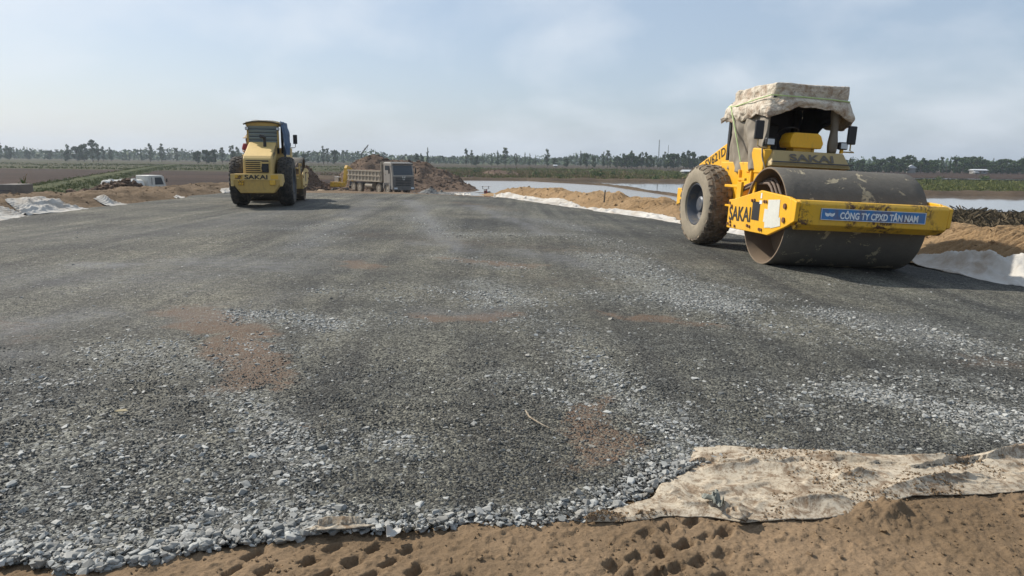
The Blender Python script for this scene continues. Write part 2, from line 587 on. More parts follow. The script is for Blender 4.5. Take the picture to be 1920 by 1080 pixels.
M['sand_fore'] = soil_mat('damp_brown_sand', (0.16, 0.112, 0.068), (0.265, 0.188, 0.118), (0.095, 0.065, 0.04), 90, 1.1, 0.8, 0.012)
M['sand_berm'] = soil_mat('yellow_brown_sand', (0.28, 0.185, 0.098), (0.36, 0.25, 0.145), (0.17, 0.11, 0.06), 26, 1.2, 1.0, 0.05)
M['soil_berm'] = soil_mat('brown_soil', (0.135, 0.098, 0.064), (0.215, 0.155, 0.10), (0.08, 0.058, 0.04), 14, 0.5, 1.0, 0.08)
M['mound'] = soil_mat('reddish_brown_spoil', (0.11, 0.076, 0.055), (0.18, 0.127, 0.09), (0.068, 0.049, 0.037), 5, 0.25, 1.0, 0.15)
M['mound_dark'] = soil_mat('dark_brown_spoil', (0.10, 0.065, 0.045), (0.16, 0.105, 0.07), (0.06, 0.042, 0.03), 5, 0.3, 1.0, 0.15)
M['mound_sand'] = soil_mat('pale_sand_heap', (0.27, 0.20, 0.135), (0.34, 0.26, 0.18), (0.19, 0.14, 0.09), 8, 0.4, 0.6, 0.06)
M['mound_gravel'] = soil_mat('grey_gravel_heap', (0.16, 0.16, 0.15), (0.24, 0.24, 0.23), (0.07, 0.07, 0.07), 7, 1.5, 1.0, 0.15)
M['turf'] = soil_mat('grassy_turf', (0.04, 0.055, 0.02), (0.095, 0.095, 0.04), (0.03, 0.03, 0.015), 2, 0.2, 0.8, 0.2)
M['bank'] = soil_mat('muddy_bank', (0.065, 0.048, 0.035), (0.115, 0.085, 0.056), (0.038, 0.028, 0.021), 2, 0.15, 0.8, 0.2)


# ------------------------------------------------------------------ road surface shape
def crown_x(y):
    return np.where(y < 14, 2.2, 2.2 - (y - 14) * 0.33)


def road_z(x, y):
    x = np.asarray(x, float); y = np.asarray(y, float)
    d = np.maximum(0, x - crown_x(y))
    z = -0.04 * d * d / (d + 0.6)
    z = z + (fbm(x * 0.35, y * 0.35, 3, 5) - 0.5) * 0.04
    z = z - sstep(33.5, 38, y) * 0.25
    return z


def rz(x, y):
    return float(road_z(np.array([x]), np.array([y]))[0])


LEFT_X = -13.5
_re = np.array([[0, 9.6], [8, 9.4], [11.2, 8.3], [15, 7.1], [21.7, 5.25], [30, 1.8], [39, -2.0], [50, -6]])


def right_x(y):
    return np.interp(y, _re[:, 0], _re[:, 1])


# gravel edge in front (photo pixels turned to ground points)
_ne = [(-700, 1050), (0, 1045), (130, 1058), (280, 1052), (345, 1030), (430, 1012), (560, 1000), (640, 992), (740, 982), (900, 976), (1090, 968), (1190, 935), (1300, 868), (1500, 868), (1700, 872), (1860, 860), (1990, 838), (2300, 815)]
_np = np.array([list(atz(*p)[:2]) for p in _ne])


def near_y(x):
    b = np.interp(x, _np[:, 0], _np[:, 1])
    return b + (fbm(x * 9, x * 0 + 3, 3, 31) - 0.5) * 0.10


# bands given as pairs of photo points on the ground, width in metres
def bands_field(x, y, bands, warp=0.25):
    wx = x + (fbm(x * 1.3, y * 1.3, 3, 41) - 0.5) * 2 * warp
    wy = y + (fbm(x * 1.3, y * 1.3, 3, 57) - 0.5) * 2 * warp
    out = np.zeros_like(x)
    for (p0, p1, w, s) in bands:
        a = atz(*p0); b = atz(*p1)
        dx, dy = b.x - a.x, b.y - a.y
        L = dx * dx + dy * dy + 1e-6
        t = np.clip(((wx - a.x) * dx + (wy - a.y) * dy) / L, 0, 1)
        d = np.hypot(wx - a.x - t * dx, wy - a.y - t * dy)
        out = np.maximum(out, s * np.exp(-(d / w) ** 2))
    return out


STONE_BANDS = [
    ((450, 590), (640, 610), 0.32, 0.9), ((470, 640), (520, 660), 0.25, 0.6), ((230, 655), (390, 690), 0.35, 0.7),
    ((420, 740), (560, 900), 0.20, 1.1), ((380, 800), (470, 830), 0.2, 0.7), ((300, 880), (560, 900), 0.22, 0.6),
    ((0, 940), (560, 950), 0.18, 0.9), ((0, 870), (380, 870), 0.42, 0.75), ((0, 780), (260, 800), 0.35, 0.45), ((0, 730), (200, 700), 0.4, 0.35), ((640, 830), (760, 860), 0.22, 0.6),
    ((0, 1010), (600, 985), 0.14, 1.5), ((600, 970), (1100, 955), 0.06, 1.0), ((1110, 945), (1230, 900), 0.09, 1.3), ((1230, 890), (1300, 840), 0.12, 1.5), ((1300, 830), (1600, 845), 0.06, 1.2),
    ((1120, 690), (1300, 820), 0.24, 1.0), ((1050, 650), (1130, 700), 0.3, 0.5), ((960, 720), (1060, 750), 0.25, 0.6),
    ((1130, 480), (1330, 565), 0.55, 1.3), ((1280, 530), (1430, 548), 0.3, 0.8), ((900, 530), (950, 565), 0.35, 1.2), ((600, 545), (780, 560), 0.4, 0.3), ((820, 540), (900, 560), 0.4, 0.4), ((1060, 545), (1180, 560), 0.4, 0.5),
    ((1650, 740), (1920, 790), 0.45, 1.2), ((1750, 700), (1920, 730), 0.4, 0.7), ((1850, 800), (1990, 820), 0.25, 1.2), ((1480, 740), (1620, 800), 0.35, 0.5), ((1600, 590), (1830, 640), 0.5, 0.7), ((1390, 600), (1560, 620), 0.4, 0.3),
    ((820, 480), (960, 500), 0.35, 0.7), ((840, 440), (1000, 440), 0.6, 0.6), ((770, 400), (830, 430), 0.7, 0.6), ((540, 430), (640, 420), 0.5, 0.5), ((560, 460), (620, 440), 0.5, 0.35),
    ((1000, 600), (1100, 640), 0.4, 0.3), ((680, 590), (760, 600), 0.3, 0.4),
    ((780, 380), (820, 390), 0.8, 0.6), ((1080, 440), (1200, 470), 0.5, 0.5), ((930, 390), (1090, 430), 0.5, 0.5),
]
STAIN_BANDS = [
    ((365, 580), (410, 620), 0.40, 1.0), ((410, 630), (490, 720), 0.32, 1.0), ((490, 720), (500, 745), 0.12, 0.9),
    ((670, 490), (695, 500), 0.35, 0.7), ((840, 485), (990, 500), 0.35, 0.6), ((830, 590), (980, 592), 0.28, 0.7), ((1110, 590), (1310, 600), 0.26, 0.75),
    ((1120, 750), (1150, 860), 0.2, 0.9), ((1180, 760), (1200, 800), 0.15, 0.6), ((1150, 850), (1160, 870), 0.12, 0.7), ((550, 822), (556, 826), 0.05, 0.8), ((660, 640), (720, 690), 0.4, 0.25), ((880, 720), (960, 800), 0.3, 0.3), ((600, 740), (620, 760), 0.2, 0.25),
    ((1280, 700), (1300, 720), 0.2, 0.2), ((1850, 660), (1940, 680), 0.3, 0.5), ((1420, 605), (1500, 615), 0.2, 0.35), ((280, 640), (330, 660), 0.25, 0.3), ((240, 470), (300, 480), 0.4, 0.35), ((0, 600), (20, 640), 0.3, 0.5),
    ((700, 440), (1100, 470), 1.2, 0.38), ((560, 400), (900, 400), 1.8, 0.28), ((860, 380), (950, 392), 1.2, 0.45), ((1000, 520), (1150, 530), 0.5, 0.35), ((1240, 480), (1300, 500), 0.4, 0.3),
]
DUST_BANDS = [
    ((140, 496), (200, 498), 0.3, 1.1), ((330, 490), (540, 495), 0.8, 0.65), ((60, 520), (330, 520), 1.1, 0.45), ((0, 620), (160, 590), 0.45, 0.7), ((60, 660), (0, 665), 0.3, 0.5),
    ((780, 455), (850, 460), 0.4, 0.6), ((640, 480), (560, 470), 0.8, 0.3), ((200, 440), (500, 420), 1.6, 0.25), ((1660, 590), (1700, 610), 0.5, 0.3), ((840, 580), (960, 585), 0.3, 0.4), ((1000, 410), (1100, 430), 0.6, 0.4),
    ((300, 600), (500, 560), 0.5, 0.25),
    ((770, 375), (860, 470), 0.35, 0.8), ((700, 375), (560, 470), 0.5, 0.5), ((880, 385), (1040, 440), 0.3, 0.7), ((600, 375), (420, 420), 0.9, 0.4), ((960, 470), (1100, 500), 0.35, 0.6),
]
DARK_BANDS = [((1120, 430), (1900, 560), 1.3, 0.8), ((1000, 380), (1300, 440), 1.5, 0.7), ((1300, 640), (1900, 660), 0.8, 0.5), ((1060, 620), (1300, 660), 0.5, 0.6), ((700, 640), (900, 760), 0.7, 0.45), ((1300, 560), (1900, 600), 0.7, 0.7), ((1350, 700), (1500, 720), 0.5, 0.6), ((560, 640), (640, 720), 0.5, 0.3)]

# ------------------------------------------------------------------ road mesh and material
NS, NT = 330, 330
s0 = np.linspace(-1, 1, NS)
xn = np.interp(s0, [-1, -0.72, 0.74, 1], [-13.5, -3.0, 4.4, 9.6])
XR = np.zeros((NS, NT)); YR = np.zeros((NS, NT))
tt = np.linspace(0, 1, NT)
yn0 = near_y(xn)
for i in range(NS):
    y = yn0[i] * (39.0 / yn0[i]) ** tt
    q = (xn[i] - LEFT_X) / (9.6 - LEFT_X)
    lx = LEFT_X + (fbm(y * 0.8, y * 0, 3, 3) - 0.5) * 0.6
    rx = right_x(y) + (fbm(y * 0.9, y * 0 + 4, 3, 8) - 0.5) * 0.5
    XR[i] = lx + q * (rx - lx); YR[i] = y
ZR = road_z(XR, YR)
edge_d = np.minimum(1, (YR - yn0[:, None]) / 0.08)
ZR = ZR - 0.035 * (1 - np.clip(edge_d, 0, 1)) ** 2
ZR += (fbm(XR * 6, YR * 6, 3, 9) - 0.5) * 0.012
road_me = grid_mesh('gravel_road', XR, YR, ZR)
stain_f = np.clip(bands_field(XR + (fbm(XR * 4, YR * 4, 3, 91) - 0.5) * 0.5, YR + (fbm(XR * 4, YR * 4, 3, 93) - 0.5) * 0.5, STAIN_BANDS, 0.4), 0, 1)
attr(road_me, 'stain', stain_f * (0.45 + 0.9 * fbm(XR * 3.2, YR * 3.2, 4, 95, 0.65)))
attr(road_me, 'dust', np.clip(bands_field(XR, YR, DUST_BANDS, 0.4), 0, 1))
attr(road_me, 'dark', np.clip(bands_field(XR, YR, DARK_BANDS, 0.5), 0, 1))
attr(road_me, 'stony', np.clip(bands_field(XR, YR, STONE_BANDS), 0, 1))


def road_mat():
    m, nt, b = new_mat('crushed_stone_base')
    tc = nd(nt, 'ShaderNodeTexCoord'); v = tc.outputs['Object']

    def at_(n):
        a = nd(nt, 'ShaderNodeAttribute'); a.attribute_name = n
        return a.outputs['Fac']
    # stones seen singly: cell colours; grit between them
    vo = nd(nt, 'ShaderNodeTexVoronoi'); vo.inputs['Scale'].default_value = 62
    nt.links.new(v, vo.inputs['Vector'])
    sp = nd(nt, 'ShaderNodeSeparateColor'); nt.links.new(vo.outputs['Color'], sp.inputs[0])
    cell = sp.outputs[0]
    vo2 = nd(nt, 'ShaderNodeTexVoronoi'); vo2.inputs['Scale'].default_value = 24
    nt.links.new(v, vo2.inputs['Vector'])
    sp2 = nd(nt, 'ShaderNodeSeparateColor'); nt.links.new(vo2.outputs['Color'], sp2.inputs[0])
    base = mixc(nt, ramp(nt, noise(nt, 0.45, 6, 0.6, v), 0.35, 0.65), (0.052, 0.053, 0.050), (0.092, 0.089, 0.076))
    base = mixc(nt, math_n(nt, 'MULTIPLY', at_('dark'), 0.7), base, (0.042, 0.045, 0.046))
    mps = nd(nt, 'ShaderNodeMapping'); mps.inputs['Scale'].default_value = (2.0, 0.09, 1); mps.inputs['Rotation'].default_value = (0, 0, R(-16))
    nt.links.new(v, mps.inputs['Vector'])
    strk = noise(nt, 1.0, 6, 0.6, mps.outputs[0])
    base = mixc(nt, 1.0, base, ramp(nt, strk, 0.34, 0.66, (0.66, 0.66, 0.68), (1.5, 1.47, 1.38)), 'MULTIPLY')
    big = ramp(nt, noise(nt, 0.30, 5, 0.6, v, 0.3), 0.36, 0.64, (0.72, 0.73, 0.76), (1.42, 1.40, 1.34))
    base = mixc(nt, 1.0, base, big, 'MULTIPLY')
    clump_ = ramp(nt, noise(nt, 7, 9, 0.8, v), 0.34, 0.66, (0.55, 0.55, 0.55), (1.55, 1.55, 1.52))
    base = mixc(nt, 1.0, base, clump_, 'MULTIPLY')
    base = mixc(nt, math_n(nt, 'MULTIPLY', at_('stony'), math_n(nt, 'MULTIPLY', ramp(nt, noise(nt, 14, 9, 0.8, v), 0.42, 0.58), 0.8)), base, (0.215, 0.22, 0.205))
    bright = ramp(nt, cell, 0.15, 1.0, (0.32, 0.32, 0.32), (2.0, 2.0, 1.95))
    base = mixc(nt, 1.0, base, bright, 'MULTIPLY')
    grit = ramp(nt, noise(nt, 160, 3, 0.6, v), 0.3, 0.7, (0.62, 0.62, 0.62), (1.4, 1.4, 1.4))
    base = mixc(nt, 1.0, base, grit, 'MULTIPLY')
    # pale clean stones, few in the plain base and many in the stony bands
    th = math_n(nt, 'SUBTRACT', 0.955, math_n(nt, 'MULTIPLY', at_('stony'), 0.40))
    pale = math_n(nt, 'GREATER_THAN', sp2.outputs[1], th)
    body = math_n(nt, 'LESS_THAN', vo2.outputs['Distance'], 0.42)
    pale = math_n(nt, 'MULTIPLY', pale, body)
    stone_c = mixc(nt, sp2.outputs[2], (0.14, 0.145, 0.14), (0.28, 0.285, 0.27))
    base = mixc(nt, math_n(nt, 'MULTIPLY', pale, 0.8), base, stone_c)
    # soil stains and dust
    sn = math_n(nt, 'MULTIPLY', math_n(nt, 'SUBTRACT', noise(nt, 11, 12, 0.9, v), 0.5), 2.6)
    st = math_n(nt, 'MULTIPLY', ramp(nt, math_n(nt, 'ADD', math_n(nt, 'MULTIPLY', at_('stain'), 1.15), sn), 0.36, 0.60), math_n(nt, 'MULTIPLY', at_('stain'), 1.5), True)
    stc = mixc(nt, noise(nt, 1.4, 4, 0.5, v), (0.13, 0.087, 0.058), (0.165, 0.100, 0.062))
    gap = ramp(nt, cell, 0.3, 0.8, (1, 1, 1), (0.45, 0.45, 0.45))
    base = mixc(nt, math_n(nt, 'MULTIPLY', math_n(nt, 'MULTIPLY', st, gap), 0.9), base, stc)
    olive = ramp(nt, noise(nt, 0.8, 6, 0.6, v), 0.48, 0.75)
    base = mixc(nt, math_n(nt, 'MULTIPLY', olive, 0.25), base, (0.115, 0.106, 0.082))
    du = math_n(nt, 'MULTIPLY', at_('dust'), ramp(nt, noise(nt, 5, 8, 0.7, v), 0.28, 0.62), True)
    base = mixc(nt, math_n(nt, 'MULTIPLY', du, 0.75), base, (0.20, 0.205, 0.215))
    nt.links.new(base, b.inputs['Base Color'])
    b.inputs['Roughness'].default_value = 0.85
    b.inputs['Specular IOR Level'].default_value = 0.3
    h = math_n(nt, 'SUBTRACT', math_n(nt, 'MULTIPLY', cell, 0.6), vo.outputs['Distance'])
    h = math_n(nt, 'ADD', h, math_n(nt, 'MULTIPLY', noise(nt, 110, 4, 0.6, v), 0.6))
    bump(nt, b, h, 1.0, 0.012)
    return m


M['road'] = road_mat()
road = tag(link('gravel_road', road_me, M['road']), kind='structure')
road['label'] = 'compacted grey crushed stone road base with brown soil stains'


def stone_mat():
    m, nt, b = new_mat('crushed_stone')
    g = nd(nt, 'ShaderNodeNewGeometry')
    oi = nd(nt, 'ShaderNodeObjectInfo')
    rnd = math_n(nt, 'FRACT', math_n(nt, 'ADD', g.outputs['Random Per Island'], oi.outputs['Random']))
    c = mixc(nt, rnd, (0.13, 0.136, 0.13), (0.47, 0.475, 0.45))
    rnd2 = math_n(nt, 'FRACT', math_n(nt, 'MULTIPLY', rnd, 17.3))
    c = mixc(nt, math_n(nt, 'MULTIPLY', ramp(nt, rnd2, 0.6, 1.0), 0.5), c, (0.23, 0.195, 0.145))
    c = mixc(nt, math_n(nt, 'MULTIPLY', noise(nt, 70, 4), 0.35), c, (0.10, 0.10, 0.095))
    nt.links.new(c, b.inputs['Base Color'])
    b.inputs['Roughness'].default_value = 0.75
    return m


M['stone'] = stone_mat()
m_, nt_, b_ = new_mat('dark_grit')
g_ = nd(nt_, 'ShaderNodeNewGeometry')
nt_.links.new(mixc(nt_, g_.outputs['Random Per Island'], (0.035, 0.036, 0.034), (0.13, 0.13, 0.12)), b_.inputs['Base Color'])
b_.inputs['Roughness'].default_value = 0.85
M['grit'] = m_

# icosahedron template
_t = (1 + 5 ** 0.5) / 2
ICO_V = np.array([(-1, _t, 0), (1, _t, 0), (-1, -_t, 0), (1, -_t, 0), (0, -1, _t), (0, 1, _t), (0, -1, -_t), (0, 1, -_t), (_t, 0, -1), (_t, 0, 1), (-_t, 0, -1), (-_t, 0, 1)], float)
ICO_V /= np.linalg.norm(ICO_V[0])
ICO_F = np.array([(0, 11, 5), (0, 5, 1), (0, 1, 7), (0, 7, 10), (0, 10, 11), (1, 5, 9), (5, 11, 4), (11, 10, 2), (10, 7, 6), (7, 1, 8), (3, 9, 4), (3, 4, 2), (3, 2, 6), (3, 6, 8), (3, 8, 9), (4, 9, 5), (2, 4, 11), (6, 2, 10), (8, 6, 7), (9, 8, 1)])
OCT_V = np.array([(1, 0, 0), (-1, 0, 0), (0, 1, 0), (0, -1, 0), (0, 0, 1), (0, 0, -1)], float)
OCT_F = np.array([(0, 2, 4), (2, 1, 4), (1, 3, 4), (3, 0, 4), (2, 0, 5), (1, 2, 5), (3, 1, 5), (0, 3, 5)])


def hull_template(n, seed):
    """angular broken-stone shape: hull of random points in a rounded block"""
    r = np.random.default_rng(seed)
    p = r.uniform(-1, 1, (n, 3))
    p = p / np.maximum(1e-3, np.abs(p).max(1)[:, None]) * r.uniform(0.75, 1, (n, 1))
    q = np.linalg.norm(p, axis=1)[:, None]
    p = p / np.maximum(1, q / 1.18)
    bm = bmesh.new()
    for c in p:
        bm.verts.new(c)
    g = bmesh.ops.convex_hull(bm, input=bm.verts)
    bmesh.ops.delete(bm, geom=[v for v in bm.verts if not v.link_faces], context='VERTS')
    bmesh.ops.triangulate(bm, faces=bm.faces)
    bm.verts.index_update()
    V = np.array([v.co[:] for v in bm.verts]); F = np.array([[v.index for v in f.verts] for f in bm.faces])
    bm.free()
    return V, F


HULLS = [hull_template(13, 40 + k) for k in range(22)]


def stones_np(P, S, tv, tf, flat=(0.3, 0.65), jit=0.28, tilt=0.35):
    """P (n,3) centres, S (n,) half sizes -> one vertex and face array; tv None: mixed broken-stone shapes"""
    if tv is None:
        vs, fs, off = [], [], 0
        pick = rng.integers(0, len(HULLS), len(P))
        for k, (hv, hf) in enumerate(HULLS):
            q = pick == k
            if q.any():
                v, f = stones_np(P[q], S[q], hv, hf, flat, 0.10, tilt)
                vs.append(v); fs.append(f + off); off += len(v)
        return np.concatenate(vs), np.concatenate(fs)
    n = len(P)
    k = len(tv)
    V = np.repeat(tv[None], n, 0) * (1 + rng.uniform(-jit, jit, (n, k, 1)))
    V = V + rng.uniform(-jit * 0.5, jit * 0.5, (n, k, 3))
    V[:, :, 0] *= rng.uniform(0.8, 1.3, (n, 1)); V[:, :, 1] *= rng.uniform(0.65, 1.0, (n, 1)); V[:, :, 2] *= rng.uniform(*flat, (n, 1))
    a = rng.uniform(0, 2 * PI, n); b = rng.normal(0, tilt, n)
    ca, sa, cb, sb = np.cos(a)[:, None], np.sin(a)[:, None], np.cos(b)[:, None], np.sin(b)[:, None]
    x, y, z = V[:, :, 0], V[:, :, 1], V[:, :, 2]
    y, z = y * cb - z * sb, y * sb + z * cb
    x, y = x * ca - y * sa, x * sa + y * ca
    V = np.stack([x, y, z], -1) * S[:, None, None] + P[:, None, :]
    F = tf[None] + (np.arange(n) * k)[:, None, None]
    return V.reshape(-1, 3), F.reshape(-1, 3)


def scatter(n, ylo, yhi, dens, spread=1.0):
    y = ylo * (yhi / ylo) ** rng.uniform(0, 1, n) if spread == 0 else np.sqrt(rng.uniform(ylo ** 2, yhi ** 2, n))
    x = rng.uniform(-0.82, 0.86, n) * (y + 0.4)
    ok = (y > near_y(x) - 0.015) & (x > LEFT_X + 0.3) & (x < right_x(y) - 0.3)
    x, y = x[ok], y[ok]
    k = rng.uniform(0, 1, len(x)) < dens(x, y)
    return x[k], y[k]


CLOTH_CLEAR = lambda x, y: np.ones_like(x)
clump = lambda x, y: 0.35 + 1.1 * sstep(0.42, 0.68, fbm(x * 2.2, y * 2.2, 4, 77))
base_d = lambda x, y: np.interp(x / (y + 0.3), [-0.7, -0.25, 0.0, 0.7], [0.055, 0.04, 0.02, 0.016]) * sstep(7.5, 4.0, y) + 0.006
dens_big = lambda x, y: np.clip((base_d(x, y) + 0.85 * bands_field(x, y, STONE_BANDS, 0.18) ** 1.5) * clump(x, y), 0, 1)
# big pale stones
sx, sy = scatter(150000, 2.6, 9.0, dens_big)
sx2, sy2 = scatter(120000, 9.0, 20.0, lambda x, y: 1.0 * dens_big(x, y))
# heap along the front edge
ex = rng.uniform(-2.7, 1.25, 5200)
eoff = np.abs(rng.normal(0, 1, 5200)) * np.interp(ex, [-2.7, -1.2, -0.5, 0.3, 1.25], [0.20, 0.17, 0.06, 0.05, 0.10])
ey = near_y(ex) + eoff - 0.03
keep = rng.uniform(0, 1, 5200) < np.interp(ex, [-2.7, -1.0, -0.5, 0.3, 1.25], [0.95, 0.9, 0.42, 0.36, 0.75])
ex, ey = ex[keep], ey[keep]
ax = np.concatenate([sx, sx2, ex]); ay = np.concatenate([sy, sy2, ey])
asz = np.concatenate([rng.lognormal(math.log(0.0112), 0.36, len(sx)), rng.lognormal(math.log(0.0135), 0.3, len(sx2)), rng.lognormal(math.log(0.0145), 0.36, len(ex)) * np.interp(ex, [-2.7, -1.2, -0.5, 0.3, 1.25], [1.1, 1.1, 0.8, 0.75, 0.95])])
asz = np.clip(asz, 0.006, 0.030)
heap = np.concatenate([np.zeros(len(sx) + len(sx2)), np.ones(len(ex))])
az = road_z(ax, ay) + asz * 0.04 + heap * rng.uniform(-0.012, 0.018, len(ax)) * np.clip(1.4 - np.abs(ay - near_y(ax)) / 0.15, 0, 1)
az += np.where(heap > 0, -0.012, 0)
# the 300 that show largest become stones of their own
inview = (np.abs(ax) < 0.70 * (ay + 0.3)) & (ay > 2.62)
show = np.where(inview, asz / np.hypot(ay, 1.65), 0)
order = np.argsort(-show)
own = order[:300]; rest = order[300:]
stone_meshes = []
for k in range(14):
    V, F = hull_template(24, 300 + k)
    V = V * np.array([random.uniform(0.85, 1.25), random.uniform(0.65, 1.0), random.uniform(0.42, 0.72)])
    me = np_mesh('stone', V, F); me.materials.append(M['stone'])
    stone_meshes.append(me)
for k, i in enumerate(own):
    o = bpy.data.objects.new('stone', stone_meshes[k % 14])
    COL.objects.link(o); o.parent = road
    o.location = (ax[i], ay[i], az[i]); o.scale = (asz[i],) * 3
    o.rotation_euler = (random.gauss(0, 0.3), random.gauss(0, 0.3), random.uniform(0, 6.28))
V, F = stones_np(np.stack([ax, ay, az], -1)[rest], asz[rest], None, None)
loose = tag(link('loose_stones', np_mesh('loose_stones', V, F), M['stone'], road), kind='stuff')
# fine dark grit in the nearest few metres
gx, gy = scatter(95000, 2.6, 6.0, lambda x, y: np.clip(1.2 - (y - 2.6) / 2.9, 0, 1))
gs = np.clip(rng.lognormal(math.log(0.0062), 0.35, len(gx)), 0.003, 0.014)
V, F = stones_np(np.stack([gx, gy, road_z(gx, gy) + gs * 0.15], -1), gs, OCT_V, OCT_F, (0.6, 1.0), 0.3, 0.6)
tag(link('grit', np_mesh('grit', V, F), M['grit'], road), kind='stuff')

# ------------------------------------------------------------------ sand in front, with track pad prints
PITS = [(626, 1021), (579, 1050), (698, 1021), (660, 1050), (732, 1050), (763, 1027), (475, 1040), (501, 1069), (437, 1069), (614, 1076), (697, 1076),
        (1297, 976), (1254, 989), (1211, 1000), (1326, 1004), (1359, 995), (1283, 1019), (1240, 1033), (1192, 1045), (1357, 1035), (1311, 1049), (1271, 1063), (1230, 1076), (1355, 1076), (1150, 1056), (1180, 1080), (860, 1085), (780, 1070)]
xs = np.concatenate([np.linspace(-15, -2.7, 36)[:-1], np.arange(-2.7, 3.7, 0.0085), np.linspace(3.7, 11, 26)[1:]])
ys = np.concatenate([np.linspace(-5, 2.3, 22)[:-1], np.arange(2.3, 4.5, 0.0085)])
XS, YS = np.meshgrid(xs, ys, indexing='ij')
ZS = -0.028 + (fbm(XS * 1.7, YS * 1.7, 4, 21) - 0.5) * 0.06 + (fbm(XS * 14, YS * 14, 4, 23) - 0.5) * 0.022
cl = fbm(XS * 30, YS * 30, 3, 25, 0.6)
ZS += np.maximum(0, cl - 0.55) * 0.05
ZS += (fbm(XS * 75, YS * 75, 2, 27) - 0.5) * 0.008
for (px, py) in PITS:
    p = atz(px, py, -0.02)
    w = math.radians(48) + random.uniform(-0.15, 0.15)
    k1, k2, k3 = random.uniform(0.85, 1.2), random.uniform(0.85, 1.15), random.uniform(0.6, 1.1)
    dx = XS - p.x; dy = YS - p.y
    u = dx * math.cos(w) + dy * math.sin(w); v = -dx * math.sin(w) + dy * math.cos(w)
    n_ = (fbm(XS * 25, YS * 25, 2, 33) - 0.5) * 0.03
    d = np.maximum(np.abs(u + n_ * 0.4) / (0.044 * k1), np.abs(v + n_ * 0.4) / (0.027 * k2))
    ZS -= 0.042 * k3 * sstep(1.15, 0.8, d)
# ridge of clods at the right under the sheet
pk = atz(1660, 955, 0)
ZS += 0.06 * np.exp(-(((XS - pk.x) / 0.16) ** 2 + ((YS - pk.y) / 0.08) ** 2)) * (0.5 + cl)
under = YS - near_y(XS)
ZS = np.where(under > 0.0, ZS - 0.05 * sstep(0.0, 0.12, under) - 0.10 * sstep(0.1, 0.5, under), ZS)
ZS = ZS - 0.04 * np.maximum(0, XS - 2.2)
sand = link('sand_ground', grid_mesh('sand_ground', XS, YS, ZS), M['sand_fore'])
tag(sand, kind='structure')
# small sand crumbs on the sand
cx = rng.uniform(-2.4, 3.2, 2600); cy = rng.uniform(2.4, 3.7, 2600)
kk = cy < near_y(cx) - 0.03
cx, cy = cx[kk], cy[kk]
ii = np.clip(np.searchsorted(xs, cx), 0, len(xs) - 1); jj = np.clip(np.searchsorted(ys, cy), 0, len(ys) - 1)
cs = np.clip(rng.lognormal(math.log(0.0045), 0.5, len(cx)), 0.002, 0.016)
V, F = stones_np(np.stack([cx, cy, ZS[ii, jj] + cs * 0.3], -1), cs, None, None, (0.6, 0.9), 0.2, 0.5)
tag(link('sand_crumbs', np_mesh('sand_crumbs', V, F), M['sand_fore'], sand), kind='stuff')


# ------------------------------------------------------------------ fields, embankment, berms, ponds
FIELD_Z = -2.2
gxs = np.concatenate([[-3200, -2200, -1500, -1000, -700], np.linspace(-500, 500, 101), [700, 1000, 1500, 2200, 3200]])
gys = np.concatenate([[-1200, -600, -300, -150], np.linspace(-100, 600, 100), [700, 900, 1200, 1700, 2400, 3400]])
GX, GY = np.meshgrid(gxs, gys, indexing='ij')
GZ = FIELD_Z - 0.05 - 0.25 * fbm(GX * 0.05, GY * 0.05, 3, 61)


def field_mat():
    m, nt, b = new_mat('field_soil_and_grass')
    tc = nd(nt, 'ShaderNodeTexCoord'); v = tc.outputs['Object']
    mp = nd(nt, 'ShaderNodeMapping'); mp.inputs['Scale'].default_value = (0.35, 1.6, 1)
    nt.links.new(v, mp.inputs['Vector'])
    vs = mp.outputs[0]
    soil = mixc(nt, ramp(nt, noise(nt, 0.03, 7, 0.65, vs), 0.35, 0.65), (0.022, 0.015, 0.012), (0.058, 0.035, 0.025))
    soil = mixc(nt, math_n(nt, 'MULTIPLY', ramp(nt, noise(nt, 0.25, 8, 0.75, vs), 0.5, 0.7), 0.6), soil, (0.095, 0.06, 0.04))
    gr = mixc(nt, noise(nt, 0.12, 8, 0.7, vs), (0.03, 0.042, 0.015), (0.085, 0.082, 0.033))
    mask = ramp(nt, noise(nt, 0.0085, 5, 0.6, vs, 0.4), 0.47, 0.53)
    a = nd(nt, 'ShaderNodeAttribute'); a.attribute_name = 'green'
    mask = math_n(nt, 'ADD', math_n(nt, 'MULTIPLY', mask, 0.0), a.outputs['Fac'])
    brk = ramp(nt, noise(nt, 0.09, 8, 0.7, vs), 0.35, 0.6)
    mask = math_n(nt, 'MULTIPLY', mask, math_n(nt, 'ADD', 0.35, math_n(nt, 'MULTIPLY', brk, 0.7)), True)
    c = mixc(nt, mask, soil, gr)
    nt.links.new(c, b.inputs['Base Color'])
    b.inputs['Roughness'].default_value = 0.95
    b.inputs['Specular IOR Level'].default_value = 0.1
    bump(nt, b, noise(nt, 1.2, 8, 0.65, v), 1.0, 0.4)
    return m


M['field'] = field_mat()
ground_me = grid_mesh('ground', GX, GY, GZ)
green = np.zeros_like(GX)
# left: ploughed brown until ~210 m, grass bands beyond; right: green beyond the ponds, brown field before the trees
lf = GX < -8
green = np.where(lf & (GY > 200), 0.9 * sstep(0.42, 0.58, vnoise(GX * 0.006, GY * 0.03, 5)), green)
green = np.where(lf & (GY > 215) & (GY < 300), 1.0, green)
green = np.where(~lf & (GY > 60), 1.0, green)
green = np.where(~lf & (GY > 330), 0.3, green)
green = np.where((GX > 90) & (GY > 210) & (GY < 420), 0.05, green)
green = np.where(GY > 600, 0.8, green)
attr(ground_me, 'green', green)
tag(link('ground', ground_me, M['field']), kind='structure')

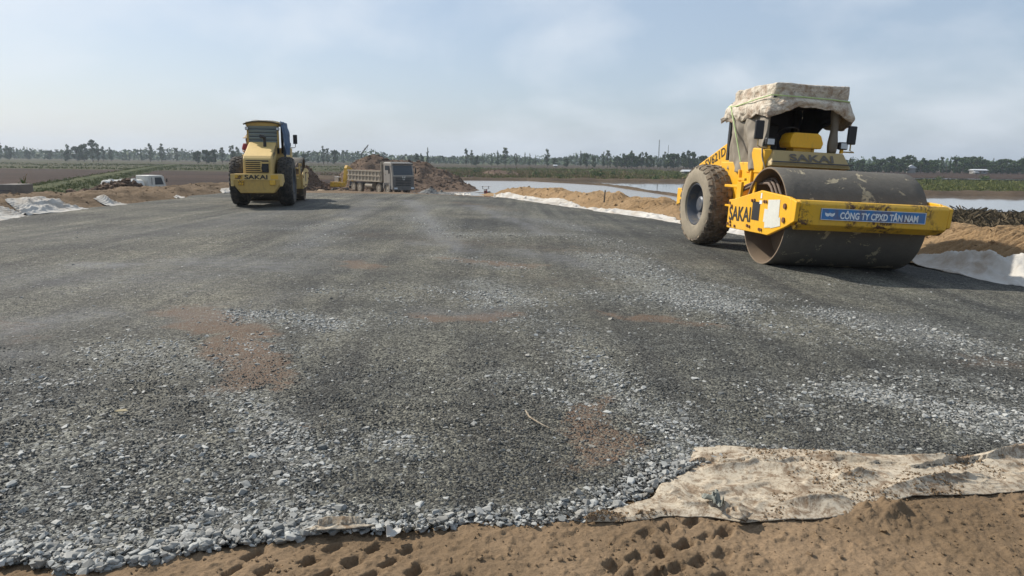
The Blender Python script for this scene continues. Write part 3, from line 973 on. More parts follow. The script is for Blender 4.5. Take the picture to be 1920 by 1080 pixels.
# embankment body under the road
ex_ = np.linspace(-34, 30, 220); ey_ = np.linspace(-30, 62, 230)
EX, EY = np.meshgrid(ex_, ey_, indexing='ij')
dl = (LEFT_X - 4.0) - EX
dr = EX - (right_x(EY) + 3.0)
df = EY - (40 + 0.0 * EX)
top = -0.20 - 0.04 * np.maximum(0, EX - crown_x(EY))
drop = np.maximum(np.maximum(sstep(0, 6.5, dl), sstep(0, 6.0, dr)), sstep(0, 13, df))
EZ = top + (FIELD_Z - 0.35 - top) * drop + (fbm(EX * 0.5, EY * 0.5, 4, 63) - 0.5) * 0.25 * (drop > 0.02) - 0.02
emb = tag(link('embankment', grid_mesh('embankment', EX, EY, EZ), M['soil_berm']), kind='structure')


def berm(name, label, foot, outer, y0, y1, n, m, h, mat, seed, furrow=0.0, rough=0.12, spread=1.0, knee=0.34):
    """ridge between foot(y) and outer(y); h(y) height"""
    y = np.linspace(y0, y1, n) if spread == 1 else y0 * (y1 / y0) ** np.linspace(0, 1, n)
    t = np.linspace(0, 1, m)
    Yg = np.repeat(y[:, None], m, 1); Tg = np.repeat(t[None], n, 0)
    fx = foot(y)[:, None]; ox = outer(y)[:, None]
    Xg = fx + (ox - fx) * Tg
    prof = np.interp(Tg, [0, knee * 0.2, knee, knee + 0.2, 0.78, 1.0], [0, 0.10, 0.86, 1.0, 0.55, -0.35])
    sg = np.sign(ox - fx)
    hump = h(y)[:, None] * (0.80 + 0.55 * (fbm(Yg * 0.45, Tg * 1.2 + seed, 3, seed) - 0.25))
    Zg = prof * hump
    am = np.clip(prof, 0.05, 1)
    Zg += (fbm(Xg * 1.6, Yg * 1.6, 5, seed + 3) - 0.5) * 2 * rough * am
    Zg += (fbm(Xg * 8, Yg * 8, 3, seed + 5, 0.6) - 0.5) * 0.07 * am
    if furrow:
        ph = (Yg + (Xg - fx) * 0.12 * sg + (fbm(Xg * 0.9, Yg * 0.9, 3, seed + 9) - 0.5) * 0.8) / 0.19
        Zg += furrow * (np.abs(np.sin(ph * PI)) - 0.6) * am * sstep(0.06, 0.2, Tg) * sstep(0.62, 0.5, Tg) * (0.35 + 1.3 * vnoise(Xg * 1.2, Yg * 1.2, seed))
    base = -0.06 - 0.04 * np.maximum(0, fx - crown_x(y)[:, None])
    o = link(name, grid_mesh(name, Xg, Yg, Zg + base), mat)
    tag(o, kind='structure'); o['label'] = label
    return o, (Xg, Yg, Zg + base)


lfoot = lambda y: LEFT_X + 0.25 + (fbm(y * 0.5, y * 0, 3, 71) - 0.5) * 0.9
rfoot = lambda y: right_x(y) - 0.1 + (fbm(y * 0.6, y * 0 + 2, 3, 73) - 0.5) * 0.5
left_berm, LB = berm('soil_berm', 'ridge of brown soil along the road edge beside the brown fields', lfoot, lambda y: lfoot(y) - 5.5, 6, 44, 420, 60, lambda y: np.interp(y, [6, 17, 22, 30, 44], [0.62, 0.58, 0.44, 0.38, 0.24]), M['soil_berm'], 81, 0.0, 0.2, 1.0, 0.17)
right_berm, RB = berm('sand_berm', 'ridge of yellow sand with bucket furrows along the road edge beside the ponds', rfoot, lambda y: rfoot(y) + np.interp(y, [7, 14, 30, 38], [4.2, 3.8, 3.4, 2.8]), 6.5, 38.5, 680, 90, lambda y: np.interp(y, [6, 11, 14, 22, 30, 36, 38.5], [0.84, 0.84, 0.70, 0.56, 0.58, 0.55, 0.05]), M['sand_berm'], 91, 0.20, 0.15, 0)

# clods on the left berm
ci = rng.integers(0, LB[0].size, 900)
P = np.stack([LB[0].ravel()[ci], LB[1].ravel()[ci], LB[2].ravel()[ci]], -1)
cs = np.clip(rng.lognormal(math.log(0.03), 0.45, 900), 0.015, 0.08)
V, F = stones_np(P, cs, ICO_V, ICO_F, (0.6, 1), 0.3, 0.5)
tag(link('soil_clods', np_mesh('soil_clods', V, F), M['soil_berm'], left_berm), kind='stuff')
ci = rng.integers(0, RB[0].size, 1500)
P = np.stack([RB[0].ravel()[ci], RB[1].ravel()[ci], RB[2].ravel()[ci]], -1)
cs = np.clip(rng.lognormal(math.log(0.022), 0.5, 1500), 0.01, 0.08)
V, F = stones_np(P, cs, ICO_V, ICO_F, (0.6, 1), 0.3, 0.5)
tag(link('sand_clods', np_mesh('sand_clods', V, F), M['sand_berm'], right_berm), kind='stuff')


# ponds
def water_mat(name, col, rough, murk):
    m, nt, b = new_mat(name)
    c = mixc(nt, noise(nt, 0.05, 4), [x * 0.92 for x in col], [x * 1.06 for x in col])
    nt.links.new(c, b.inputs['Base Color'])
    b.inputs['Roughness'].default_value = rough
    b.inputs['IOR'].default_value = 1.33
    bump(nt, b, noise(nt, 3.0, 4), murk, 0.02)
    return m


M['water_murky'] = water_mat('murky_grey_water', (0.27, 0.25, 0.225), 0.22, 0.35)
M['water_clear'] = water_mat('still_pond_water', (0.12, 0.11, 0.10), 0.05, 0.06)


def sheet(name, poly, z, mat, kind='structure'):
    mb = MB()
    mb.add([(x, y, z) for x, y in poly], [tuple(range(len(poly)))])
    me = mb.mesh(name)
    o = link(name, me, mat)
    return tag(o, kind=kind)


pA = sheet('pond', [(8, 28), (-4, 45), (-10, 70), (-14, 131), (4, 133), (10, 122), (15, 113), (19, 77), (26, 62), (44, 52), (80, 46), (80, 20), (20, 20)], FIELD_Z + 0.02, M['water_murky'])
pA['label'] = 'murky grey pond beside the sand ridge'
pB = sheet('pond', [(5, 133), (34, 136), (46, 108), (52, 90), (80, 88), (130, 90), (130, 46), (82, 47), (45, 53), (27, 63), (20, 78), (16, 113), (11, 122)], FIELD_Z + 0.016, M['water_clear'])
pB['label'] = 'pond mirroring the trees beyond the thin mud dike'
pC = sheet('pond', [(70, 196), (130, 190), (240, 190), (240, 203), (130, 205), (76, 206)], FIELD_Z + 0.06, M['water_clear'])
pC['label'] = 'narrow strip of water behind the green bank'


def ridge(name, pts, w, h, mat, seed, n=160, label=None, rough=0.3):
    pts = np.array(pts, float)
    L = np.concatenate([[0], np.cumsum(np.hypot(*np.diff(pts, axis=0).T))])
    s = np.linspace(0, L[-1], n)
    x = np.interp(s, L, pts[:, 0]); y = np.interp(s, L, pts[:, 1])
    tx = np.gradient(x); ty = np.gradient(y); q = np.hypot(tx, ty); nx, ny = -ty / q, tx / q
    t = np.linspace(-1, 1, 15)
    W = w * (0.7 + 0.6 * fbm(s * 0.15, s * 0, 3, seed))
    X = x[:, None] + nx[:, None] * W[:, None] * t[None]
    Y = y[:, None] + ny[:, None] * W[:, None] * t[None]
    Z = FIELD_Z - 0.2 + (h + 0.2) * (1 - np.abs(t[None]) ** 1.6) * (0.75 + 0.5 * fbm(X * 0.3, Y * 0.3, 3, seed + 1))
    Z += (fbm(X * 1.1, Y * 1.1, 3, seed + 2) - 0.5) * rough * h
    o = tag(link(name, grid_mesh(name, X, Y, Z), mat), kind='structure')
    if label: o['label'] = label
    return o


ridge('mud_dike', [(2, 135), (10, 122), (15, 113), (19, 77.5), (26, 62.5), (44, 52.5), (82, 46)], 0.8, 0.30, M['bank'], 101, 260, 'thin mud dike between the two ponds')
ridge('pond_bank', [(-40, 140), (-14, 134), (4, 136), (34, 139), (47, 110), (53, 93), (80, 91), (150, 93)], 3.0, 0.55, M['bank'], 103, 260, 'brown bank along the far pond shore')
ridge('field_dike', [at(20, 372, 66)[:2], at(60, 362, 74)[:2], at(170, 340, 110)[:2], at(280, 316, 215)[:2], at(330, 310, 300)[:2]], 3.2, 0.55, M['turf'], 105, 160, 'grassy dike running diagonally between brown fields')


# ------------------------------------------------------------------ grass and bushes (masses nobody could count)
def tufts(name, P, H, W, mat, blades=4, parent=None, lean=0.35):
    n = len(P)
    a = rng.uniform(0, 2 * PI, (n, blades))
    off = rng.normal(0, 0.35, (n, blades, 2)) * W[:, None, None]
    hh = H[:, None] * rng.uniform(0.5, 1.15, (n, blades))
    ww = W[:, None] * rng.uniform(0.35, 0.8, (n, blades))
    bx = P[:, None, 0] + off[..., 0]; by = P[:, None, 1] + off[..., 1]; bz = np.repeat(P[:, 2][:, None], blades, 1)
    lx = rng.normal(0, lean, (n, blades)) * hh; ly = rng.normal(0, lean, (n, blades)) * hh
    dx = np.cos(a) * ww * 0.5; dy = np.sin(a) * ww * 0.5
    V = np.stack([np.stack([bx - dx, by - dy, bz], -1), np.stack([bx + dx, by + dy, bz], -1), np.stack([bx + dx * 0.9 + lx, by + dy * 0.9 + ly, bz + hh * 0.75], -1), np.stack([bx - dx * 0.2 + lx, by - dy * 0.2 + ly, bz + hh], -1)], -2)
    F = np.arange(n * blades * 4).reshape(-1, 4)
    o = link(name, np_mesh(name, V.reshape(-1, 3), F), mat, parent)
    return tag(o, kind='stuff')


def field_pts(n, x0, x1, y0, y1, clumpy=0.05, thr=0.45, z=FIELD_Z - 0.08, seed=1):
    x = rng.uniform(x0, x1, n); y = np.sqrt(rng.uniform(y0 ** 2, y1 ** 2, n))
    k = fbm(x * clumpy, y * clumpy * 2, 4, seed) > thr
    x, y = x[k], y[k]
    return np.stack([x, y, np.full(len(x), z)], -1)


P = field_pts(30000, -40, 170, 142, 330, 0.05, 0.45, seed=3)
k = ~((P[:, 0] > 62) & (P[:, 1] > 180)); P = P[k]
o = tufts('grass', P, rng.uniform(0.2, 0.85, len(P)) * (0.6 + rng.uniform(0, 1, len(P)) ** 6), rng.uniform(0.12, 0.45, len(P)), M['grass'], 5)
o['label'] = 'green grass and weeds beyond the ponds'
P = field_pts(16000, 46, 170, 95, 178, 0.08, 0.38, seed=4)
P = P[P[:, 1] > np.interp(P[:, 0], [46, 53, 80], [118, 97, 95])]
o = tufts('grass', P, rng.uniform(0.12, 0.5, len(P)), rng.uniform(0.07, 0.26, len(P)), M['grass'], 6)
o['label'] = 'green bank of grass beyond the pond beside the tree belt'
P = field_pts(9000, -45, 45, 139, 260, 0.1, 0.5, seed=5)
k = P[:, 0] < 40; P = P[k]
o = tufts('dry_grass', P, rng.uniform(0.2, 0.8, len(P)), rng.uniform(0.1, 0.4, len(P)), M['dry_grass'], 5)
P = field_pts(9000, -330, -20, 205, 330, 0.03, 0.47, seed=6)
o = tufts('grass', P, rng.uniform(0.15, 0.55, len(P)), rng.uniform(0.2, 0.7, len(P)), M['grass'], 4)
o['label'] = 'green grass strips beyond the brown ploughed fields'
# along the diagonal dike
dk = np.array([at(20, 372, 66)[:2], at(60, 362, 74)[:2], at(170, 340, 110)[:2], at(280, 316, 215)[:2], at(330, 310, 300)[:2]])
tq = rng.uniform(0, 1, 12000) ** 1.3
sL = np.concatenate([[0], np.cumsum(np.hypot(*np.diff(dk, axis=0).T))]); sL /= sL[-1]
P = np.stack([np.interp(tq, sL, dk[:, 0]) + rng.normal(0, 1.4, 12000), np.interp(tq, sL, dk[:, 1]) + rng.normal(0, 1.8, 12000), FIELD_Z + rng.uniform(-0.1, 0.3, 12000)], -1)
o = tufts('grass', P, rng.uniform(0.1, 0.35, 12000), rng.uniform(0.06, 0.22, 12000), M['grass'], 5)
o['label'] = 'green grass covering the diagonal dike'
# weeds behind the left berm near the culvert
P = np.stack([rng.uniform(-50, -19, 6000), rng.uniform(30, 70, 6000), np.full(6000, FIELD_Z + 0.0)], -1)
k = fbm(P[:, 0] * 0.2, P[:, 1] * 0.2, 3, 8) > 0.5; P = P[k]
o = tufts('grass', P, rng.uniform(0.15, 0.5, len(P)), rng.uniform(0.05, 0.16, len(P)), M['grass'], 6)
# dead brush on the outer side of the sand ridge
n = 16000
by = rng.uniform(10.0, 24, n)
bx = right_x(by) + 2.6 + rng.uniform(0, 1, n) * 4.2
hump = (0.30 + 0.42 * fbm(bx * 0.8, by * 0.8, 3, 15)) * np.sin(np.clip((bx - right_x(by) - 2.2) / 5.2, 0, 1) * PI)
P = np.stack([bx, by, hump - rng.uniform(0.0, 0.25, n) - 0.05], -1)
o = tufts('dead_brush', P, rng.uniform(0.03, 0.17, n), rng.uniform(0.006, 0.022, n), M['brush'], 6, lean=1.0)
o['label'] = 'dark heap of dead brush and roots behind the sand ridge'
bxg, byg = np.meshgrid(np.linspace(2.2, 7.5, 50), np.linspace(9.5, 26, 120), indexing='ij')
bz = 0.42 * np.sin(np.clip((bxg - 2.2) / 5.3, 0, 1) * PI) ** 0.7 * (0.5 + fbm(bxg * 0.9, byg * 0.9, 4, 16)) - 0.28 + (fbm(bxg * 5, byg * 5, 3, 19) - 0.5) * 0.15
tag(link('spoil_ridge', grid_mesh('spoil_ridge', bxg + right_x(byg), byg, bz), M['mound_dark']), kind='structure')


# ------------------------------------------------------------------ cloth helpers
def cloth_strip(name, pts_lo, pts_hi, mat, z0, label, cat='sheet', amp=0.05, n=140, m=26, seed=1, folds=(), thick=0.006, rim=0.0, group=None, freq=3.0, stretch=(1.0, 1.0)):
    """sheet between two ground outlines (x,y lists of equal parameter), crumpled in height; z0(x,y) is what it lies on"""
    lo = np.array(pts_lo, float); hi = np.array(pts_hi, float)

    def along(p, t):
        L = np.concatenate([[0], np.cumsum(np.hypot(*np.diff(p, axis=0).T))]); L /= L[-1]
        return np.stack([np.interp(t, L, p[:, 0]), np.interp(t, L, p[:, 1])], -1)
    t = np.linspace(0, 1, n); s = np.linspace(0, 1, m)
    a = along(lo, t); b = along(hi, t)
    G = a[:, None] + (b - a)[:, None] * s[None, :, None]
    X, Y = G[..., 0], G[..., 1]
    wob = 0.5 * amp
    X = X + (fbm(X * freq * 1.7, Y * freq * 1.7, 3, seed) - 0.5) * wob * 2
    Y = Y + (fbm(X * freq * 1.7 + 9, Y * freq * 1.7, 3, seed + 4) - 0.5) * wob * 2
    wx_ = X + (fbm(X * freq * 0.7, Y * freq * 0.7, 2, seed + 21) - 0.5) * 1.6 / freq
    wy_ = Y + (fbm(X * freq * 0.7, Y * freq * 0.7, 2, seed + 23) - 0.5) * 1.6 / freq
    rid = 1 - np.abs(2 * fbm(wx_ * freq * stretch[0], wy_ * freq * stretch[1], 2, seed + 7) - 1) * 3.0
    rid2 = 1 - np.abs(2 * fbm(wx_ * freq * 2.6, wy_ * freq * 2.2 + 5, 2, seed + 8) - 1) * 3.2
    win = 0.12 + 0.88 * np.sin(np.clip(s, 0.0, 1.0) * PI)[None] ** 0.6
    Z = z0(X, Y) + 0.012 + win * amp * (np.clip(rid, 0, 1) ** 1.5 * (0.3 + 1.3 * fbm(X * freq * 0.4, Y * freq * 0.4, 2, seed + 9)) + 0.28 * np.clip(rid2, 0, 1) ** 1.4)
    Z += amp * 0.16 * fbm(X * freq * 5, Y * freq * 5, 3, seed + 11) * win
    e = np.minimum(s, 1 - s)[None] * 2
    Z = Z - rim * (1 - np.clip(e * 4, 0, 1)) * amp
    for (p0, p1, w, h) in folds:
        dx, dy = p1[0] - p0[0], p1[1] - p0[1]
        L = dx * dx + dy * dy
        q = np.clip(((X - p0[0]) * dx + (Y - p0[1]) * dy) / L, 0, 1)
        d = np.hypot(X - p0[0] - q * dx, Y - p0[1] - q * dy)
        Z = Z + h * np.exp(-d / w * 0.9) * np.sin(np.clip(q, 0.02, 0.98) * PI) ** 0.6
    o = link(name, grid_mesh(name, X, Y, Z), mat)
    so = o.modifiers.new('thickness', 'SOLIDIFY'); so.thickness = thick; so.offset = -1
    return tag(o, label, cat, group)


def g2(px, py, z=0.0):
    p = atz(px, py, z)
    return (p.x, p.y)


def base_front(x, y):
    rr = road_z(x, y)
    return np.where(y > near_y(x), rr, -0.02 - 0.04 * np.maximum(0, x - 2.2) + (fbm(x * 1.7, y * 1.7, 4, 21) - 0.5) * 0.05)


# soiled sheet lying at the front edge of the stone layer
lo_ = [g2(1100, 976), g2(1180, 972), g2(1260, 962), g2(1330, 962), g2(1400, 972), g2(1450, 969), g2(1530, 966), g2(1590, 960), g2(1640, 946), g2(1710, 928), g2(1800, 921), g2(1870, 914), g2(1930, 905), g2(2050, 890), g2(2300, 868)]
hi_ = [g2(1108, 972), g2(1165, 946), g2(1222, 925), g2(1240, 896), g2(1290, 874), g2(1304, 842), g2(1350, 836), g2(1430, 842), g2(1560, 843), g2(1650, 852), g2(1720, 852), g2(1800, 855), g2(1860, 846), g2(1905, 833), g2(2040, 815), g2(2300, 795)]
front_cloth = cloth_strip('geotextile_sheet', lo_, hi_, M['geo_dirty'], base_front,
    'torn soiled beige geotextile sheet lying between crushed stone and brown sand', 'fabric', 0.02, 420, 140, 5,
    folds=[(g2(1310, 880), g2(1420, 872), 0.03, 0.035), (g2(1390, 868), g2(1540, 895), 0.022, 0.04), (g2(1460, 945), g2(1600, 940), 0.03, 0.06),
           (g2(1560, 905), g2(1640, 890), 0.05, 0.05), (g2(1650, 925), g2(1850, 885), 0.03, 0.055), (g2(1700, 862), g2(1800, 862), 0.02, 0.03), (g2(1840, 862), g2(1960, 838), 0.05, 0.06),
           (g2(1230, 905), g2(1300, 930), 0.03, 0.03), (g2(1330, 945), g2(1400, 952), 0.02, 0.03), (g2(1500, 858), g2(1640, 866), 0.02, 0.025)], thick=0.004, freq=5.5, stretch=(0.6, 1.7), rim=0.5)
cv = np.zeros(len(front_cloth.data.vertices) * 3, np.float32); front_cloth.data.vertices.foreach_get('co', cv); cv = cv.reshape(-1, 3)
pk_ = rng.integers(0, len(cv), 9000)
dn_ = fbm(cv[pk_, 0] * 4, cv[pk_, 1] * 4, 4, 505); pk_ = pk_[dn_ > 0.52]
cs = np.clip(rng.lognormal(math.log(0.004), 0.5, len(pk_)), 0.002, 0.014)
V, F = stones_np(cv[pk_] + np.array([0, 0, 0.002]) + rng.normal(0, 0.004, (len(pk_), 3)) * np.array([1, 1, 0]), cs, OCT_V, OCT_F, (0.5, 0.9), 0.3, 0.5)
tag(link('soil_crumbs', np_mesh('soil_crumbs', V, F), M['sand_fore'], front_cloth), kind='stuff')
cloth_strip('geotextile_scrap', [g2(570, 1003), g2(620, 997), g2(690, 992), g2(700, 990)], [g2(575, 1001), g2(610, 986), g2(660, 984), g2(702, 989)], M['geo_dirty'], lambda x, y: base_front(x, y) + 0.03,
            'thin beige strip of geotextile peeking out from under the stones', 'fabric', 0.012, 50, 12, 8, thick=0.003, freq=8)
cloth_strip('geotextile_scrap', [g2(725, 1012), g2(740, 1010), g2(748, 1004)], [g2(728, 1000), g2(742, 992), g2(752, 996)], M['geo_white'], lambda x, y: base_front(x, y) + 0.035,
            'small crumpled white rag on the brown sand', 'rag', 0.03, 24, 16, 9, thick=0.003, freq=14)
cloth_strip('plastic_scrap', [g2(1360, 974), g2(1385, 982), g2(1405, 976), g2(1412, 970)], [g2(1362, 965), g2(1385, 962), g2(1400, 963), g2(1413, 967)], M['geo_dirty'], lambda x, y: base_front(x, y) + 0.03,
            'crumpled torn white plastic scrap at the edge of the soiled sheet', 'plastic scrap', 0.028, 30, 20, 10, thick=0.002, freq=13)
cloth_strip('plastic_scrap', [g2(1310, 940), g2(1326, 948), g2(1352, 962)], [g2(1316, 934), g2(1345, 942), g2(1358, 958)], plain('grey_green_plastic', (0.20, 0.21, 0.18), 0.6, dirt=(0.25, 0.17, 0.1), dirt_amt=0.3), lambda x, y: base_front(x, y) + 0.035,
            'grey green plastic scrap lying on the soiled sheet', 'plastic scrap', 0.04, 40, 26, 12, thick=0.002, freq=22)
# leaf and a strand on the stones
mb = MB()
lv = [(-0.045, 0, 0.0), (-0.02, 0.018, 0.006), (0.015, 0.02, 0.01), (0.045, 0.0, 0.004), (0.015, -0.016, 0.006), (-0.02, -0.015, 0.003), (0, 0, -0.002)]
mb.add(lv, [(0, 5, 6), (5, 4, 6), (4, 3, 6), (3, 2, 6), (2, 1, 6), (1, 0, 6)])
p = atz(228, 779)
o = mb.build('fallen_leaf', plain('dry_leaf', (0.27, 0.22, 0.11), 0.7, var=0.2, scale=30), loc=(p.x, p.y, rz(p.x, p.y) + 0.022))
sm = o.modifiers.new('thickness', 'SOLIDIFY'); sm.thickness = 0.0015
tag(o, 'small dry yellowish leaf lying on the crushed stone', 'leaf')
pts = [atz(*q) for q in [(985, 778), (992, 790), (1003, 797), (1015, 804), (1030, 811)]]
tag(MB().tube([(q.x, q.y, rz(q.x, q.y) + 0.024) for q in pts], [0.004, 0.006, 0.005, 0.004, 0.002], 6).build('fabric_strand', M['geo_dirty'], smooth=60),
    'frayed pale strand of fabric lying on the crushed stone', 'strand')


# white sheets along the edges
def berm_base(B, x, y):
    Xg, Yg, Zg = B
    k = 10
    Zp = np.concatenate([np.repeat(Zg[:1], k, 0), Zg, np.repeat(Zg[-1:], k, 0)])
    cs_ = np.cumsum(np.concatenate([np.zeros((1, Zg.shape[1])), Zp]), 0)
    Zg = (cs_[2 * k + 1:] - cs_[:-(2 * k + 1)]) / (2 * k + 1) + 0.03
    yi = Yg[:, 0]
    i = np.clip(np.searchsorted(yi, y), 0, len(yi) - 1)
    x0 = Xg[i, 0]; x1 = Xg[i, -1]
    t = (x - x0) / (x1 - x0)
    j = np.clip((t * (Xg.shape[1] - 1)).round().astype(int), 0, Xg.shape[1] - 1)
    z = Zg[i, j]
    return np.maximum(np.where((t > 0) & (t < 1), z, -9), road_z(x, y) - 0.02)


LBz = lambda x, y: berm_base(LB, x, y)
RBz = lambda x, y: berm_base(RB, x, y)


def edge_sheet(B, side, y0, y1, win, wout, label, amp, seed, folds=(), taper=0.25, freq=1.5, n=170, m=40, group=None):
    foot = lfoot if side < 0 else rfoot
    yy = np.linspace(y0, y1, 14)
    tw = np.clip(np.minimum((yy - y0), (y1 - yy)) / ((y1 - y0) * taper) + 0.12, 0, 1)
    wob = 0.75 + 0.5 * fbm(yy * 1.3, yy * 0, 2, seed)
    inn = foot(yy) - side * win * tw * wob
    out = foot(yy) + side * wout * tw * (1.5 - wob * 0.5)
    lo = list(zip(inn, yy)); hi = list(zip(out, yy))
    zb = LBz if side < 0 else RBz
    return cloth_strip('geotextile_sheet', lo, hi, M['geo_white'], zb, label, 'fabric', amp, n, m, seed, folds, 0.008, 0.0, group, freq, (1.5, 0.55))


def yl(px):   # distance of the left edge seen at photo column px
    return LEFT_X / ((px - 960) / FPX) * 1.0


E1 = edge_sheet(LB, -1, 16.4, 19.6, 0.10, 1.2, 'long white geotextile sheet crumpled at the foot of the brown soil ridge', 0.07, 13, folds=[((LEFT_X - 0.1, 16.6), (LEFT_X - 0.5, 19.2), 0.10, 0.14), ((LEFT_X - 0.5, 17.0), (LEFT_X - 0.2, 18.6), 0.08, 0.10)])
E2 = edge_sheet(LB, -1, 19.3, 22.2, 0.12, 1.0, 'white geotextile sheet with a tall peaked fold against the soil ridge', 0.08, 14, folds=[((LEFT_X + 0.15, 19.7), (LEFT_X - 0.7, 20.6), 0.16, 0.16), ((LEFT_X - 0.2, 20.2), (LEFT_X - 0.4, 21.8), 0.12, 0.16), ((LEFT_X + 0.1, 19.9), (LEFT_X - 0.1, 21.0), 0.08, 0.10)])
E3 = edge_sheet(LB, -1, 23.5, 24.5, 0.03, 0.75, 'small pointed white geotextile flap on the soil ridge', 0.035, 15, folds=[((LEFT_X, 23.9), (LEFT_X - 0.6, 24.2), 0.10, 0.18)], n=60)
E4 = edge_sheet(LB, -1, 28.0, 29.2, 0.05, 0.3, 'low white scrap of geotextile at the foot of the soil ridge', 0.07, 16, n=60)
E5 = edge_sheet(LB, -1, 32.5, 37.5, 0.1, 0.6, 'white geotextile sheet at the far road edge beside the blue covered roller', 0.13, 17, n=110)
F1 = edge_sheet(RB, 1, 10.2, 13.6, 0.30, 0.60, 'large white geotextile sheet heaped between drum roller and sand ridge', 0.10, 23,
                folds=[((7.3, 13.2), (8.1, 12.7), 0.14, 0.22), ((7.9, 12.9), (8.4, 11.9), 0.12, 0.20), ((8.0, 12.2), (9.0, 11.3), 0.16, 0.16), ((8.6, 11.8), (8.9, 10.8), 0.1, 0.12)])
F2 = edge_sheet(RB, 1, 15.4, 21.8, 0.25, 0.55, 'white geotextile sheet spread along the foot of the furrowed sand ridge', 0.08, 24, folds=[((5.5, 20.6), (6.2, 19.8), 0.22, 0.25)])
F3 = edge_sheet(RB, 1, 21.4, 27.6, 0.22, 0.42, 'wrinkled white geotextile sheet along the lower sand ridge', 0.09, 25)
F4 = edge_sheet(RB, 1, 27.0, 36.8, 0.25, 0.42, 'white geotextile sheet with a raised corner at the end of the sand ridge', 0.09, 26, folds=[((-0.9, 35.6), (0.6, 34.8), 0.35, 0.14), ((1.6, 31.0), (2.6, 29.0), 0.2, 0.12)])
o = cloth_strip('geotextile_sheet', [at(855, 366, 36.5)[:2], at(884, 367, 36.5)[:2]], [at(852, 362, 39)[:2], at(880, 361, 39)[:2]], M['geo_white'], lambda x, y: road_z(x, y) + 0.1,
            'flat white geotextile piece at the foot of the large spoil heap', 'fabric', 0.12, 40, 20, 27, thick=0.008)


# ------------------------------------------------------------------ lettering
def lettering(text, width, height, mat, parent, origin, right, up, name='lettering', bold=0.0, depth=0.004, shear=0.0, spacing=1.0):
    cu = bpy.data.curves.new('text', 'FONT')
    cu.body = text; cu.offset = bold; cu.extrude = 0.0; cu.shear = shear; cu.space_character = spacing
    cu.align_x = 'CENTER'; cu.align_y = 'CENTER'; cu.resolution_u = 3
    t = bpy.data.objects.new('text', cu); COL.objects.link(t)
    bpy.context.view_layer.update()
    me = bpy.data.meshes.new_from_object(t.evaluated_get(bpy.context.evaluated_depsgraph_get()))
    bpy.data.objects.remove(t); bpy.data.curves.remove(cu)
    n = len(me.vertices)
    co = np.zeros(n * 3, np.float32); me.vertices.foreach_get('co', co); co = co.reshape(-1, 3)
    lo = co.min(0); hi = co.max(0)
    c = (lo + hi) / 2; s = hi - lo
    q = np.zeros_like(co)
    q[:, 0] = (co[:, 0] - c[0]) / s[0] * width
    q[:, 1] = (co[:, 1] - c[1]) / s[1] * height
    me.vertices.foreach_set('co', q.ravel()); me.update()
    me.name = name; me.materials.clear()
    o = link(name, me, mat, parent)
    r = Vector(right).normalized(); u = Vector(up); u = (u - r * u.dot(r)).normalized(); nn = r.cross(u)
    mm = Matrix((r, u, nn)).transposed().to_4x4()
    o.matrix_local = Matrix.Translation(Vector(origin) + nn * depth) @ mm
    return o


def panel_grid(fn, n, m, name, mat, parent, thick=0.012, smooth=True):
    """surface from fn(u,v)->(x,y,z) arrays, u,v in 0..1"""
    u, v = np.meshgrid(np.linspace(0, 1, n), np.linspace(0, 1, m), indexing='ij')
    X, Y, Z = fn(u, v)
    o = link(name, grid_mesh(name, X, Y, Z, smooth), mat, parent)
    s = o.modifiers.new('thickness', 'SOLIDIFY'); s.thickness = thick; s.offset = 0
    return o


# ------------------------------------------------------------------ road roller
DR, DW = 0.83, 2.4          # drum radius, width
TR, TW = 0.845, 0.58         # tyre radius, width
AX = -3.35                   # rear axle behind the drum axle


